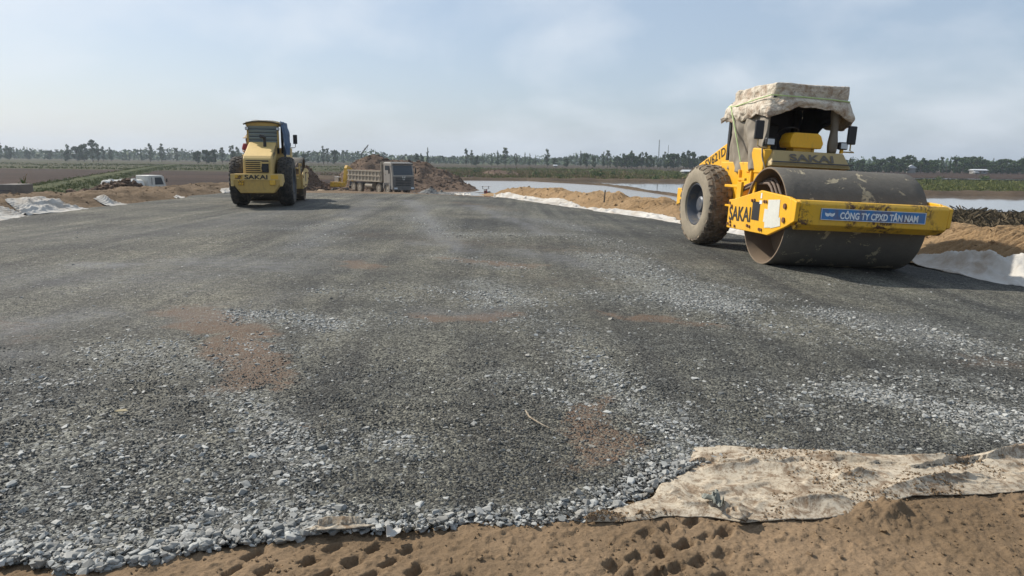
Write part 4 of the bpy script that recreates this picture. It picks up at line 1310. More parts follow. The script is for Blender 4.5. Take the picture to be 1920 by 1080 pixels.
def wheel_meshes():
    prof = [(-0.20, 0.40), (-0.27, 0.44), (-0.295, 0.54), (-0.28, 0.66), (-0.245, 0.735), (-0.19, 0.765), (0, 0.778), (0.19, 0.765), (0.245, 0.735), (0.28, 0.66), (0.295, 0.54), (0.27, 0.44), (0.20, 0.40)]
    t = MB().lathe_x(prof, 64, closed=True).mesh('tyre', 40)
    t.materials.append(M['tread']); t.materials.append(M['tyre_wall'])
    idx = np.zeros(len(t.polygons), np.int32)
    for p in t.polygons:
        r = math.hypot(p.center.y, p.center.z)
        if r < 0.71: idx[p.index] = 1
    t.polygons.foreach_set('material_index', idx)
    lug = MB()
    cols = [(-0.232, 0.732, 0.55), (-0.12, 0.768, 0.08), (0.0, 0.772, 0.0), (0.12, 0.768, -0.08), (0.232, 0.732, -0.55)]
    for ci, (x, r, tl) in enumerate(cols):
        nn = 30
        for k in range(nn):
            a = 2 * PI * (k + (0.5 if ci % 2 else 0.0)) / nn
            Mx = Matrix.Rotation(a, 4, 'X') @ Matrix.Translation((x, 0, r + 0.006)) @ Matrix.Rotation(-tl, 4, 'Y') @ Matrix.Rotation(R(random.uniform(-20, 20)), 4, 'Z')
            w = random.uniform(0.085, 0.115); l = random.uniform(0.10, 0.14)
            lug.box((0, 0, 0), (w, l, 0.05), Mx, taper=(0.68, 0.68)) if False else lug.add([(sx * w / 2 * q, sy * l / 2 * q, z) for z, q in ((-0.02, 1), (0.014, 0.74)) for sx, sy in ((-1, -1), (1, -1), (1, 1), (-1, 1))],
                [(3, 2, 1, 0), (4, 5, 6, 7), (0, 1, 5, 4), (1, 2, 6, 5), (2, 3, 7, 6), (3, 0, 4, 7)], Mx)
    lg = lug.mesh('tread_lugs')
    lg.materials.append(M['tread'])
    rim = MB().lathe_x([(0.20, 0.415), (0.235, 0.42), (0.24, 0.395), (0.20, 0.375), (0.11, 0.35), (0.06, 0.33), (0.03, 0.27), (0.02, 0.18), (-0.18, 0.18), (-0.2, 0.41)], 40, closed=True).mesh('rim', 35)
    rim.materials.append(M['rim'])
    h = MB().lathe_x([(0.0, 0.0001), (0.0, 0.17), (0.13, 0.16), (0.155, 0.13), (0.16, 0.0001)], 24)
    for k in range(10):
        a = 2 * PI * k / 10
        h.cyl((0.03, 0.22 * math.cos(a), 0.22 * math.sin(a)), (0.06, 0.22 * math.cos(a), 0.22 * math.sin(a)), 0.018, n=6)
    hub = h.mesh('hub', 35); hub.materials.append(M['rim'])
    for m_ in (t, lg, rim, hub):
        m_.transform(Matrix.Diagonal((1.0, TR / 0.80, TR / 0.80, 1.0)))
    return t, lg, rim, hub


W_MESH = wheel_meshes()
M['tread_dark'] = tyre_mat('dark_tread_rubber', (0.030, 0.029, 0.028), (0.13, 0.11, 0.085), 0.45, 0.75)
M['wall_dark'] = tyre_mat('dark_sidewall_rubber', (0.05, 0.047, 0.043), (0.16, 0.14, 0.11), 0.4, 0.7)
W_FAR = [W_MESH[0].copy(), W_MESH[1].copy()]
W_FAR[0].materials[0] = M['tread_dark']; W_FAR[0].materials[1] = M['wall_dark']; W_FAR[1].materials[0] = M['tread_dark']


BOLT = MB().cyl((-0.013, 0, 0), (0.013, 0, 0), 0.026, n=10).mesh('bolt')
BOLT.materials.append(M['rust'])


def roller(loc, yaw, tilt, label, near):
    root = empty('road_roller', loc, 0, label, 'road roller')
    root.rotation_euler = (Matrix.Rotation(yaw, 3, 'Z') @ Matrix.Rotation(tilt, 3, 'Y')).to_euler()
    ye = M['yellow'] if near else M['yellow_pale']
    yw = M['yellow_worn']
    # drum: thin shell, recessed end plates
    pr = [(-DW / 2, DR - 0.035), (-DW / 2, DR), (DW / 2, DR), (DW / 2, DR - 0.035), (-DW / 2, DR - 0.035)]
    nseg = 96
    d = MB().lathe_x([(-DW / 2, DR - 0.03), (-DW / 2, DR - 0.008), (-DW / 2 + 0.012, DR)] + [(-DW / 2 + DW * k / 12, DR) for k in range(1, 12)] + [(DW / 2 - 0.012, DR), (DW / 2, DR - 0.008), (DW / 2, DR - 0.03)], nseg, closed=True)
    dm = d.mesh('drum', 40); dm.materials.append(M['drum']); dm.materials.append(M['drum_in'])
    for p in dm.polygons:
        if math.hypot(p.center.y, p.center.z) < DR - 0.012: p.material_index = 1
    drum = link('drum', dm, None, root); drum.location = (0, 0, DR)
    for s in (-1, 1):
        e = MB().lathe_x([(s * 0.72, 0.0001), (s * 0.72, DR - 0.03), (s * 0.70, DR - 0.03), (s * 0.70, 0.0001)], 64, closed=True)
        e.lathe_x([(s * 0.72, 0.0001), (s * 0.72, 0.24), (s * 0.95, 0.2), (s * 0.97, 0.0001)], 32)
        e.build('drum_plate', M['drum_in'], drum, smooth=35)
    # yoke: side plates with a slot
    side = [(-1.40, 0.50), (-1.40, 1.03), (-1.2, 1.05), (-0.04, 1.26), (0.20, 1.245), (1.0, 1.20), (1.1, 1.12), (1.1, 0.79), (1.0, 0.74), (0.35, 0.53), (0.1, 0.53)]
    for s in (-1, 1):
        x0, x1 = s * 1.22, s * 1.28
        pl = MB().prism(side, min(x0, x1), max(x0, x1), 'x').build('frame_plate', ye, root, 0.012)
        MB().box((s * 1.2815, -0.17, 0.90), (0.005, 0.30, 0.32)).build('slot', M['black'], pl)
        for (y, z) in [(-1.33, 0.97), (-1.33, 0.58), (-1.22, 0.62), (-1.22, 0.92), (-0.35, 1.07), (-0.25, 1.08), (0.14, 1.08), (0.22, 1.08), (-0.45, 0.62), (-0.35, 0.61), (0.05, 0.60), (0.13, 0.60), (0.9, 1.05), (0.9, 0.83), (-1.2, 0.56), (-1.0, 0.56)]:
            bo = link('bolt', BOLT, None, pl)
            bo.location = (s * 1.288, y, z); bo.scale = (1, 1, 1) if y < 0.8 else (1.2, 1.7, 1.7)
        if near and s > 0:
            lettering('SAKAI', 0.96, 0.27, M['letter_black'], pl, (1.2825, -0.84, 0.80), (0, 1, 0.04), (0, 0, 1), bold=0.02)
            st = MB()
            for (y, z, w, h, a) in [(0.50, 0.98, 0.42, 0.30, 0.06), (0.42, 0.84, 0.5, 0.22, -0.05), (0.62, 0.76, 0.34, 0.14, 0.2), (0.38, 0.72, 0.3, 0.12, 0.1)]:
                st.box((1.2835 + 0.0006 * len(st.v) / 8, y, z), (0.004, w, h), Matrix.Rotation(a, 4, 'X'))
            st.build('torn_sticker', M['sticker'], pl)
            MB().box((1.283, 0.0, 1.17), (0.004, 0.05, 0.09)).build('plate_label', M['letter_white'], pl)
            MB().box((1.283, 0.0, 1.06), (0.004, 0.1, 0.06)).build('plate_label', M['letter_white'], pl)
    # front beam: flat top, upright face, slanted underside
    fb = MB().prism([(0.98, 0.80), (1.10, 0.70), (1.24, 0.80), (1.26, 1.12), (1.22, 1.17), (1.0, 1.17)], -1.22, 1.22, 'x').build('front_beam', yw, root, 0.012)
    for s in (-1, 1):
        MB().prism([(1.05, 0.76), (1.24, 0.84), (1.255, 1.14), (1.05, 1.19)], s * 1.285 if s < 0 else 1.222, -1.222 if s < 0 else 1.285, 'x').build('beam_end', ye if s > 0 else yw, fb, 0.01)
    MB().prism([(-1.38, 0.5), (-1.28, 0.5), (-1.28, 1.02), (-1.38, 1.02)], -1.21, 1.21, 'x').build('rear_beam', ye, root, 0.01)
    if near:
        sg = MB().box((0.02, 1.262, 0.975), (1.72, 0.008, 0.17)).build('company_sign', M['blue_sign'], fb)
        rim_ = MB()
        for z in (0.89, 1.06):
            rim_.box((0.02, 1.2665, z), (1.70, 0.004, 0.007))
        for x in (-0.83, 0.87):
            rim_.box((x, 1.2665, 0.975), (0.007, 0.004, 0.17))
        rim_.build('sign_border', M['letter_white'], sg)
        lettering('CÔNG TY CPXD TÂN NAM', 1.28, 0.135, M['letter_white'], sg, (-0.07, 1.267, 0.975), (-1, 0, 0), (0, 0, 1), bold=0.035)
        em = MB()
        for cx_ in (0.77, 0.70):
            n_ = 14
            vs = [(cx_, 0, 0.985)] + [(cx_ - 0.045 * math.cos(R(170 + q * 200 / n_)), 0, 0.99 + 0.05 * math.sin(R(170 + q * 200 / n_))) for q in range(n_ + 1)]
            em.add([(v[0], 1.2675, v[2]) for v in vs], [(0, i + 1, i + 2) for i in range(n_)])
        em.build('emblem', M['letter_white'], sg)
    # hoses over the plate
    for k in range(3):
        pts = []
        for q in range(15):
            t = q / 14
            pts.append((1.08 - 0.05 * k, -1.4 + 1.65 * t, 1.18 + 0.06 * k + (0.20 - 0.02 * k) * math.sin(min(1, t * 1.15) * PI * 0.62) - max(0, t - 0.75) * 1.6))
        MB().tube(pts, 0.026, 8).build('hydraulic_hose', M['hose'], root, smooth=60)
    MB().box((1.15, -0.62, 1.26), (0.03, 0.09, 0.36)).build('hose_clamp', ye, root, 0.006)
    MB().box((1.14, -1.28, 1.2), (0.05, 0.2, 0.34)).box((1.14, -1.22, 1.42), (0.05, 0.3, 0.05)).build('hose_bracket', ye, root, 0.006)
    # centre joint and front body
    MB().box((0, -1.9, 0.85), (0.7, 0.9, 0.5)).box((0, -1.9, 0.6), (0.4, 1.0, 0.3)).build('centre_joint', M['metal'], root, 0.02)
    MB().prism([(-1.25, 1.05), (-1.25, 1.75), (-2.9, 1.75), (-2.9, 1.0), (-2.1, 0.8)], -0.84, 0.84, 'x').build('platform', ye, root, 0.02)
    st_ = MB().box((0.97, -1.75, 1.28), (0.32, 0.55, 0.05)).box((0.97, -1.75, 0.9), (0.3, 0.4, 0.04)).box((0.86, -1.5, 1.15), (0.05, 0.06, 0.9)).box((0.86, -1.98, 1.15), (0.05, 0.06, 0.9))
    st_.build('step', ye, root, 0.008)
    # fairing with the large name, between drum and cab
    fr = MB()
    fr.add([(-0.80, -0.92, 1.70), (0.80, -0.92, 1.70), (0.70, -1.06, 1.98), (-0.70, -1.06, 1.98), (-0.84, -1.5, 1.62), (0.84, -1.5, 1.62), (0.80, -1.5, 2.0), (-0.80, -1.5, 2.0)],
           [(0, 1, 2, 3), (5, 4, 7, 6), (3, 2, 6, 7), (0, 4, 5, 1), (1, 5, 6, 2), (4, 0, 3, 7)])
    fairing = fr.build('front_fairing', M['tan_panel'] if near else ye, root, 0.02)  # near one is tan: grazing light put into its colour
    MB().box((0, -0.905, 1.775), (1.60, 0.05, 0.022)).build('fairing_trim', M['metal'], fairing, 0.004)
    MB().prism([(-1.12, 1.55), (-1.08, 1.99), (-1.55, 2.02), (-1.75, 1.55)], 0.72, 0.86, 'x').build('fairing_side', ye, fairing, 0.02)
    if near:
        nrm = Vector((0, 0.28, 0.14)).normalized()
        lettering('SAKAI', 0.88, 0.145, M['letter_grey'], fairing, (-0.02, -0.995, 1.86), (-1, 0, 0), (0, -0.14, 0.28), bold=0.03, depth=0.012)
    # console
    co = MB().prism([(-0.36, 2.12), (-0.40, 2.22), (-0.33, 2.36), (-0.26, 2.40), (0.28, 2.40), (0.35, 2.36), (0.40, 2.22), (0.36, 2.12)], -1.62, -1.22, 'y')
    cs_ = co.build('console', ye, root, 0.02)
    cs_.location = (-0.03, 0, -0.07); cs_.scale = (0.86, 1, 1)
    MB().box((0.05, -1.42, 2.06), (0.5, 0.26, 0.16)).build('console_stem', M['yellow_worn'], cs_, 0.01).location = (-0.05, 0, 0)
    wh = MB()
    ring = [(0.2 * math.cos(2 * PI * k / 20), 0.2 * math.sin(2 * PI * k / 20), 0) for k in range(21)]
    wh.tube([(0.05 + a, -1.80 + b * 0.8, 2.36 + b * 0.45) for a, b, c in ring], 0.016, 6)
    wh.cyl((0.05, -1.6, 2.2), (0.05, -1.8, 2.36), 0.025)
    wh.build('steering_wheel', M['black'], root, smooth=60)
    MB().box((0.05, -2.35, 1.95), (0.5, 0.5, 0.16)).box((0.05, -2.62, 2.25), (0.48, 0.12, 0.6)).build('seat', M['black'], root, 0.03)
    # posts and roof
    for sx in (-1, 1):
        MB().box((sx * (0.70 if near else 0.52), -1.45, 2.38 if near else 2.3), (0.10, 0.11, 1.1 if near else 1.0)).build('cab_post', M['curtain'] if near else M['black'], root, 0.01)
        MB().box((sx * (0.70 if near else 0.52), -2.85, 2.36 if near else 2.28), (0.10, 0.10, 1.15 if near else 1.0)).build('cab_post', M['black'], root, 0.01)
        lamp = MB().box((sx * 0.74, -1.18, 2.13), (0.17, 0.10, 0.14)).build('headlight', M['black'], root, 0.02)
        MB().box((sx * 0.74, -1.125, 2.13), (0.13, 0.012, 0.10)).build('lens', M['lens'], lamp)
        MB().box((sx * 0.74, -1.2, 2.03), (0.05, 0.05, 0.08)).build('lamp_bracket', ye, lamp)
        mx = 1.0 if (sx > 0) else 0.86
        mir = MB().box((sx * mx, -1.12, 2.33), (0.17, 0.06, 0.34)).build('mirror', M['black'], root, 0.02)
        mir.rotation_euler = (0, 0, 0)
        MB().tube([(sx * 0.74, -1.2, 2.02), (sx * 0.95, -1.12, 2.02), (sx * mx, -1.12, 2.05), (sx * mx, -1.12, 2.2)], 0.014, 6).build('mirror_arm', M['tan_panel'] if near else M['metal'], mir)
    roof = MB().box((0, -2.15, 2.93 if near else 2.82), (1.52 if near else 1.2, 1.62, 0.10)).build('roof', M['black'], root, 0.03)  # black underside paints in the shade inside the cab
    # hood, sloping down to the rear
    HW = 0.60 if near else 0.50
    hood = MB().prism([(-2.95, 1.0), (-2.95, 2.18), (-3.2, 2.16), (-4.55, 1.70), (-4.66, 1.60), (-4.70, 1.05)], -HW, HW, 'x').build('hood', ye, root, 0.03)
    MB().cyl((0.14, -3.6, 1.9), (0.14, -3.6, 2.26), 0.06, n=16).tube([(0.14, -3.6, 2.22), (0.14, -3.62, 2.31), (0.10, -3.70, 2.35), (0.02, -3.80, 2.35)], 0.064, 12).build('exhaust_pipe', M['rust'] if near else M['black'], hood, smooth=40)
    lettering('SV621D', 1.0, 0.19, M['letter_black'], hood, (HW + 0.003, -3.72, 1.84), (0, 1, 0.33), (0, 0, 1), bold=0.01)
    MB().box((HW + 0.002, -3.30, 1.62), (0.006, 0.2, 0.12)).build('hood_label', M['letter_white'] if near else M['yellow_pale'], hood)
    gr = MB().box((0, -4.685, 1.36), (0.80, 0.06, 0.40)).build('grille', M['black'], hood, 0.01)
    for k in range(6):
        MB().box((-0.13, -4.725, 1.20 + k * 0.062), (0.52, 0.03, 0.02), Matrix.Rotation(R(25), 4, 'X')).build('slat', ye, gr)
    MB().cyl((0.27, -4.70, 1.30), (0.27, -4.78, 1.30), 0.12, n=20).build('filter_cap', M['black'], gr, smooth=35)
    MB().box((0.27, -4.705, 1.48), (0.30, 0.05, 0.06)).box((0.14, -4.71, 1.36), (0.05, 0.05, 0.34)).build('grille_frame', ye, gr)
    # counterweight at the rear
    cw = MB().prism([(-0.82, 0.78), (-0.84, 1.12), (0.84, 1.12), (0.82, 0.78), (0.58, 0.50), (-0.58, 0.50)], -4.95, -4.45, 'y').build('counterweight', M['yellow_dull'] if not near else ye, root, 0.03)
    MB().box((0, -4.955, 1.02), (1.64, 0.03, 0.20)).build('counterweight_band', ye, cw, 0.006)
    lettering('SAKAI', 0.80, 0.145, M['letter_black'], cw, (-0.02, -4.971, 1.02), (1, 0, 0), (0, 0, 1), bold=0.03)
    for s in (-1, 1):
        MB().prism([(-4.97, 0.72), (-4.97, 1.12), (-4.5, 1.1), (-4.3, 0.86)], s * 0.85 - 0.05, s * 0.85 + 0.05, 'x').build('bumper_end', ye, cw, 0.015)
        MB().box((s * 0.55, -4.96, 0.84), (0.2, 0.06, 0.16)).build('tow_lug', M['yellow_worn'], cw, 0.02)
        lb = MB().box((s * 0.62, -4.972, 1.02), (0.26, 0.012, 0.13)).build('tail_label', M['yellow_worn'], cw)
    MB().box((0, AX + (0.38 if near else 0), 0.8), (1.7 if near else 1.3, 0.4, 0.42)).build('rear_axle', M['metal'], root, 0.03)
    # wheels
    for s in (-1, 1):
        w = empty('wheel', (s * (1.05 if near else 0.865), AX + (0.38 if near else 0), TR)); w.parent = root
        w.rotation_euler = (random.uniform(0, 6), 0, 0 if s > 0 else PI)
        ty = link('tyre', W_MESH[0] if near else W_FAR[0], None, w)
        link('tread_lugs', W_MESH[1] if near else W_FAR[1], None, w); rm = link('rim', W_MESH[2], None, w)
        link('hub', W_MESH[3], None, w)
    if near:
        near_covers(root)
        # the machine is articulated: everything behind the joint is swung a little
        piv = Matrix.Translation((0, -1.2, 0)) @ Matrix.Rotation(R(4.0), 4, 'Z') @ Matrix.Translation((0, 1.2, 0))
        for ch in children_of(root):
            if ch.name.split('.')[0] not in ('drum', 'frame_plate', 'front_beam', 'rear_beam', 'hydraulic_hose', 'hose_clamp', 'hose_bracket'):
                ch.matrix_basis = piv @ ch.matrix_basis
                if ch.name.split('.')[0] in ('tarpaulin_bundle', 'roof_drape', 'lashing_strap', 'tarpaulin_tail', 'roof', 'rear_curtain', 'gathered_curtain', 'side_curtain'):
                    ch.matrix_basis = Matrix.Translation((-0.06, 0.05, 0)) @ ch.matrix_basis
    else:
        far_covers(root)
        root.scale = (0.89, 1, 1)
    return root


def near_covers(root):
    # folded tarpaulin bundle on the roof
    bm = bmesh.new()
    bmesh.ops.create_cube(bm, size=1)
    bmesh.ops.subdivide_edges(bm, edges=bm.edges, cuts=26, use_grid_fill=True)
    n = len(bm.verts)
    co = np.array([v.co[:] for v in bm.verts])
    # rounded box
    rr = co * 2
    k = np.maximum(1e-6, (np.abs(rr) ** 18).sum(1) ** (1 / 18))
    rr = rr / k[:, None] * np.abs(rr).max(1)[:, None]
    x = rr[:, 0] * 0.76; y = -2.15 + rr[:, 1] * 0.84; z = 3.085 + rr[:, 2] * 0.135
    z += (fbm(x * 3 + 5, y * 3, 4, 201) - 0.5) * 0.05 - 0.05 * np.clip(-(y + 2.1), 0, 1)
    x += (fbm(y * 4, z * 6 + 3, 4, 203) - 0.5) * 0.09
    y += (fbm(x * 4, z * 6, 4, 205) - 0.5) * 0.07
    pinch = np.exp(-((y + 2.62) / 0.035) ** 2)
    x = x * (1 - 0.05 * pinch); z = z - 0.03 * pinch
    for v, c in zip(bm.verts, np.stack([x, y, z], -1)):
        v.co = c
    me = bpy.data.meshes.new('tarpaulin_bundle'); bm.to_mesh(me); bm.free()
    me.polygons.foreach_set('use_smooth', np.ones(len(me.polygons), bool))
    link('tarpaulin_bundle', me, M['tarp'], root)

    # lower drape hanging round the roof edge: goes along the right side, the front, the left side
    path = np.array([(0.84, -3.0), (0.86, -2.4), (0.86, -1.7), (0.83, -1.32), (0.60, -1.24), (0.0, -1.22), (-0.55, -1.22), (-0.80, -1.25), (-0.88, -1.6), (-0.86, -2.3), (-0.84, -3.0)])
    L = np.concatenate([[0], np.cumsum(np.hypot(*np.diff(path, axis=0).T))]); L /= L[-1]

    def drape(u, v):
        x = np.interp(u, L, path[:, 0]); y = np.interp(u, L, path[:, 1])
        low = np.interp(u, [0, L[1], L[2], L[3], L[4], 0.5 * (L[4] + L[5]), L[5], L[6], L[7], L[8], 1], [2.56, 2.54, 2.62, 2.54, 2.66, 2.80, 2.76, 2.70, 2.58, 2.46, 2.5])
        low = low + (fbm(u * 22, u * 0, 3, 211) - 0.5) * 0.10
        zt = 2.98
        z = zt + (low - zt) * v
        cx, cy = 0.0, -2.15
        dx, dy = x - cx, y - cy
        q = np.hypot(dx, dy)
        bulge = 1 + (0.06 * np.sin(v * PI) + 0.10 * v * sstep(0.62, 0.75, u) * sstep(0.95, 0.8, u) + (fbm(u * 18, v * 2.5, 4, 213) - 0.5) * 0.14 * (0.3 + v)) / q * 0.9
        top_in = 1 - 0.10 * (1 - v) ** 2
        return cx + dx * bulge * top_in, cy + dy * bulge * top_in, z + (fbm(u * 30, v * 5, 3, 215) - 0.5) * 0.03
    panel_grid(drape, 170, 26, 'roof_drape', M['tarp'], root, 0.02)

    # hanging curtain on the side
    def curtain(u, v):
        y = -1.42 - 1.46 * u
        yb = -1.05 - 1.55 * u
        y = y + (yb - y) * v ** 1.4
        low = np.interp(u, [0, 0.3, 0.55, 0.75, 1], [1.50, 1.62, 1.52, 1.56, 1.60])
        z = 2.86 + (low - 2.86) * v
        x = 0.80 + 0.06 * v + 0.055 * np.sin(u * 17 + v * 2.0) * (0.25 + v) + (fbm(u * 6, v * 3, 3, 221) - 0.5) * 0.16
        return x, y, z
    panel_grid(curtain, 80, 40, 'side_curtain', M['curtain'], root, 0.012)

    def back(u, v):
        x = 0.70 - 1.52 * u
        z = 2.92 + (1.9 - 2.92) * v
        y = -2.96 + 0.04 * np.sin(u * 19) * v + (fbm(u * 5, v * 4, 3, 231) - 0.5) * 0.08
        return x, y, z
    panel_grid(back, 40, 24, 'rear_curtain', M['cloth_dark'], root, 0.012)  # near-black colour paints the shade at the back of the cab

    def inner(u, v):
        y = -2.95 + 1.45 * u
        low = np.interp(u, [0, 0.25, 0.6, 1], [2.0, 2.15, 2.5, 2.72])
        z = 2.92 + (low - 2.92) * v
        x = -0.80 + 0.03 * np.sin(u * 15) * v + (fbm(u * 5, v * 4, 3, 233) - 0.5) * 0.10
        return x, y, z
    panel_grid(inner, 40, 24, 'gathered_curtain', M['cloth_dark'], root, 0.012)  # dark colour stands in for shade inside the cab

    def post_wrap(u, v):
        a = u * 2 * PI
        x = -0.70 + (0.075 + 0.02 * np.sin(v * 9)) * np.cos(a); y = -1.45 + 0.085 * np.sin(a)
        return x, y, 2.0 + v * 0.85
    panel_grid(post_wrap, 18, 14, 'post_wrap', M['curtain'], root, 0.006)
    # pale green lashing straps
    ring = [(0.83, -3.0, 2.87), (0.89, -2.5, 2.85), (0.89, -1.75, 2.92), (0.84, -1.28, 2.97), (0.3, -1.225, 2.965), (-0.3, -1.225, 2.955), (-0.74, -1.27, 2.94), (-0.76, -2.2, 2.93)]
    for k, (a, b) in enumerate(zip(ring[:-1], ring[1:])):
        pass
    st = MB()
    rr = [Vector(p) for p in ring]
    for a, b in zip(rr[:-1], rr[1:]):
        st.cyl(a, b, 0.012, n=6)
    st.cyl((0.90, -2.75, 2.85), (0.93, -2.35, 2.30), 0.014, n=6).cyl((0.93, -2.35, 2.30), (0.94, -2.0, 1.75), 0.012, n=6)
    st.build('lashing_strap', M['strap'], root)
    # tied tail of the tarpaulin at the rear corner
    tl = MB()
    for k in range(7):
        a = random.uniform(-0.5, 0.5)
        tl.tube([(0.84, -2.95, 2.66), (0.88, -3.02, 2.62 + 0.05 * a), (0.92 + 0.03 * a, -3.09, 2.56 + 0.12 * a)], [0.06, 0.035, 0.012], 6)
    tl.build('tarpaulin_tail', M['tarp'], root, smooth=60)


def far_covers(root):
    # rear wall of slats
    fr = MB().box((-0.56, -3.0, 2.36), (0.07, 0.06, 0.76)).build('slat_frame', M['yellow_dull'], root)
    MB().box((0.56, -3.0, 2.36), (0.07, 0.06, 0.76)).build('slat_frame', M['yellow_dull'], root)
    MB().box((0, -2.97, 2.36), (1.08, 0.02, 0.74)).build('backing', M['black'], fr)
    for k in range(6):
        MB().box((0, -3.03, 2.05 + k * 0.125), (1.05, 0.03, 0.105), Matrix.Rotation(R(35), 4, 'X')).build('slat', M['grey_panel'], root)
    MB().box((0, -3.02, 2.79), (1.24, 0.10, 0.14)).build('roof_valance', M['yellow_dull'], root, 0.02)
    for s in (-1, 1):
        l = MB().box((s * 0.57, -3.1, 2.63), (0.13, 0.10, 0.11)).build('work_light', M['metal'], root, 0.02)
        MB().box((s * 0.57, -3.155, 2.63), (0.10, 0.012, 0.08)).build('lens', M['lens'], l)

    def top(u, v):
        x = -0.70 + 1.40 * u; y = -3.14 + 1.85 * v
        z = 2.93 - 0.12 * np.abs(2 * u - 1) ** 3 - 0.05 * np.abs(2 * v - 1) ** 4 + (fbm(x * 3, y * 3, 3, 241) - 0.5) * 0.08
        return x, y, z
    panel_grid(top, 30, 30, 'roof_tarpaulin', M['olive_tarp'], root, 0.04)

    def blue(u, v):
        y = -3.10 + 1.75 * u
        z = 2.90 - (1.40 + 0.12 * np.sin(u * 5)) * v
        x = 0.64 + 0.10 * np.sin(v * PI * 0.9) + 0.06 * u + 0.045 * np.sin(u * 16 + v * 2) * (0.3 + v) + (fbm(u * 5, v * 4, 3, 243) - 0.5) * 0.12 + 0.05 * v
        return x, y, z
    panel_grid(blue, 50, 40, 'side_tarpaulin', M['blue_tarp'], root, 0.012)


near_roller = roller((5.47, 12.22, -0.122), R(185), R(-2.3), 'yellow single drum road roller under stained white tarpaulins facing the camera, blue company sign', True)
fc = atz(492, 385)
far_roller = roller((0, 0, 0), R(11.5), 0.0, 'yellow road roller seen from behind with slatted rear panel and blue tarpaulin', False)
hd = Vector((-math.sin(R(11.5)), math.cos(R(11.5)), 0))
far_roller.location = Vector((-8.65, 24.7 + 0.0, -0.02)) - hd * AX
far_roller.location.z = rz(-8.75, 26) - 0.0


# ------------------------------------------------------------------ operator of the far roller
def person_mesh(verts, edges, radii, name, mat, parent=None, sub=2):
    me = bpy.data.meshes.new(name)
    me.from_pydata(verts, edges, [])
    o = bpy.data.objects.new(name, me); COL.objects.link(o)
    o.modifiers.new('skin', 'SKIN')
    sv = me.skin_vertices[0].data if me.skin_vertices else None
    if sv is None:
        bm = bmesh.new(); bm.from_mesh(me); bm.verts.layers.skin.verify(); bm.to_mesh(me); bm.free()
        sv = me.skin_vertices[0].data
    for i, r in enumerate(radii):
        sv[i].radius = (r, r) if not isinstance(r, tuple) else r
        sv[i].use_root = (i == 0)
    s = o.modifiers.new('sub', 'SUBSURF'); s.levels = sub; s.render_levels = sub
    me.materials.append(mat)
    if parent: o.parent = parent
    return o


def operator():
    Mx = far_roller.matrix_basis.copy()
    # beside the cab on its left, standing on the platform step, leaning out
    root = empty('person', Mx @ Vector((-0.60, -2.65, 1.30)), R(11.5), 'person in faded red shirt and straw hat leaning out of the far roller cab', 'person')
    V = [(0, 0, 0.42), (0, 0, 0.62), (-0.02, -0.02, 0.84), (-0.03, -0.03, 0.96), (-0.03, -0.06, 1.06), (-0.03, -0.05, 1.16),
         (-0.17, -0.03, 0.88), (-0.22, -0.08, 0.66), (-0.15, -0.26, 0.60), (0.15, -0.03, 0.88), (0.22, 0.06, 0.66), (0.2, 0.24, 0.6),
         (0.09, 0, 0.36), (0.10, 0.30, 0.32), (0.10, 0.34, 0.04), (-0.09, 0, 0.36), (-0.06, 0.26, 0.34), (-0.06, 0.30, 0.04)]
    Ed = [(0, 1), (1, 2), (2, 3), (3, 4), (4, 5), (2, 6), (6, 7), (7, 8), (2, 9), (9, 10), (10, 11), (0, 12), (12, 13), (13, 14), (0, 15), (15, 16), (16, 17)]
    Rr = [0.15, 0.14, 0.16, 0.06, 0.095, 0.09, 0.07, 0.048, 0.036, 0.07, 0.048, 0.036, 0.09, 0.065, 0.045, 0.09, 0.065, 0.045]
    b = person_mesh(V, Ed, Rr, 'body', M['skin'], root)
    sh = person_mesh([(0, 0, 0.45), (0, 0, 0.62), (-0.02, -0.02, 0.86), (-0.17, -0.03, 0.885), (-0.22, -0.08, 0.67), (0.15, -0.03, 0.885), (0.22, 0.06, 0.67)], [(0, 1), (1, 2), (2, 3), (3, 4), (2, 5), (5, 6)],
                     [0.165, 0.155, 0.175, 0.085, 0.065, 0.085, 0.065], 'shirt', M['cloth_red'], root)
    tr = person_mesh([(0, 0, 0.42), (0.09, 0, 0.36), (0.10, 0.30, 0.32), (0.10, 0.34, 0.08), (-0.09, 0, 0.36), (-0.06, 0.26, 0.34), (-0.06, 0.30, 0.08)], [(0, 1), (1, 2), (2, 3), (0, 4), (4, 5), (5, 6)],
                     [0.165, 0.105, 0.08, 0.06, 0.105, 0.08, 0.06], 'trousers', M['cloth_dark'], root)
    MB().lathe_x([(0.0, 0.19), (0.02, 0.185), (0.07, 0.11), (0.13, 0.07), (0.14, 0.0001)], 24, M=Matrix.Translation((-0.03, -0.06, 1.14)) @ Matrix.Rotation(-PI / 2, 4, 'Y')).build('hat', M['straw'], root, smooth=40)
    MB().box((0.10, 0.36, 0.02), (0.10, 0.26, 0.06)).build('shoe', M['black'], root, 0.02)
    MB().box((-0.06, 0.32, 0.02), (0.10, 0.26, 0.06)).build('shoe', M['black'], root, 0.02)
    root.scale = (0.88, 0.88, 0.88)


operator()


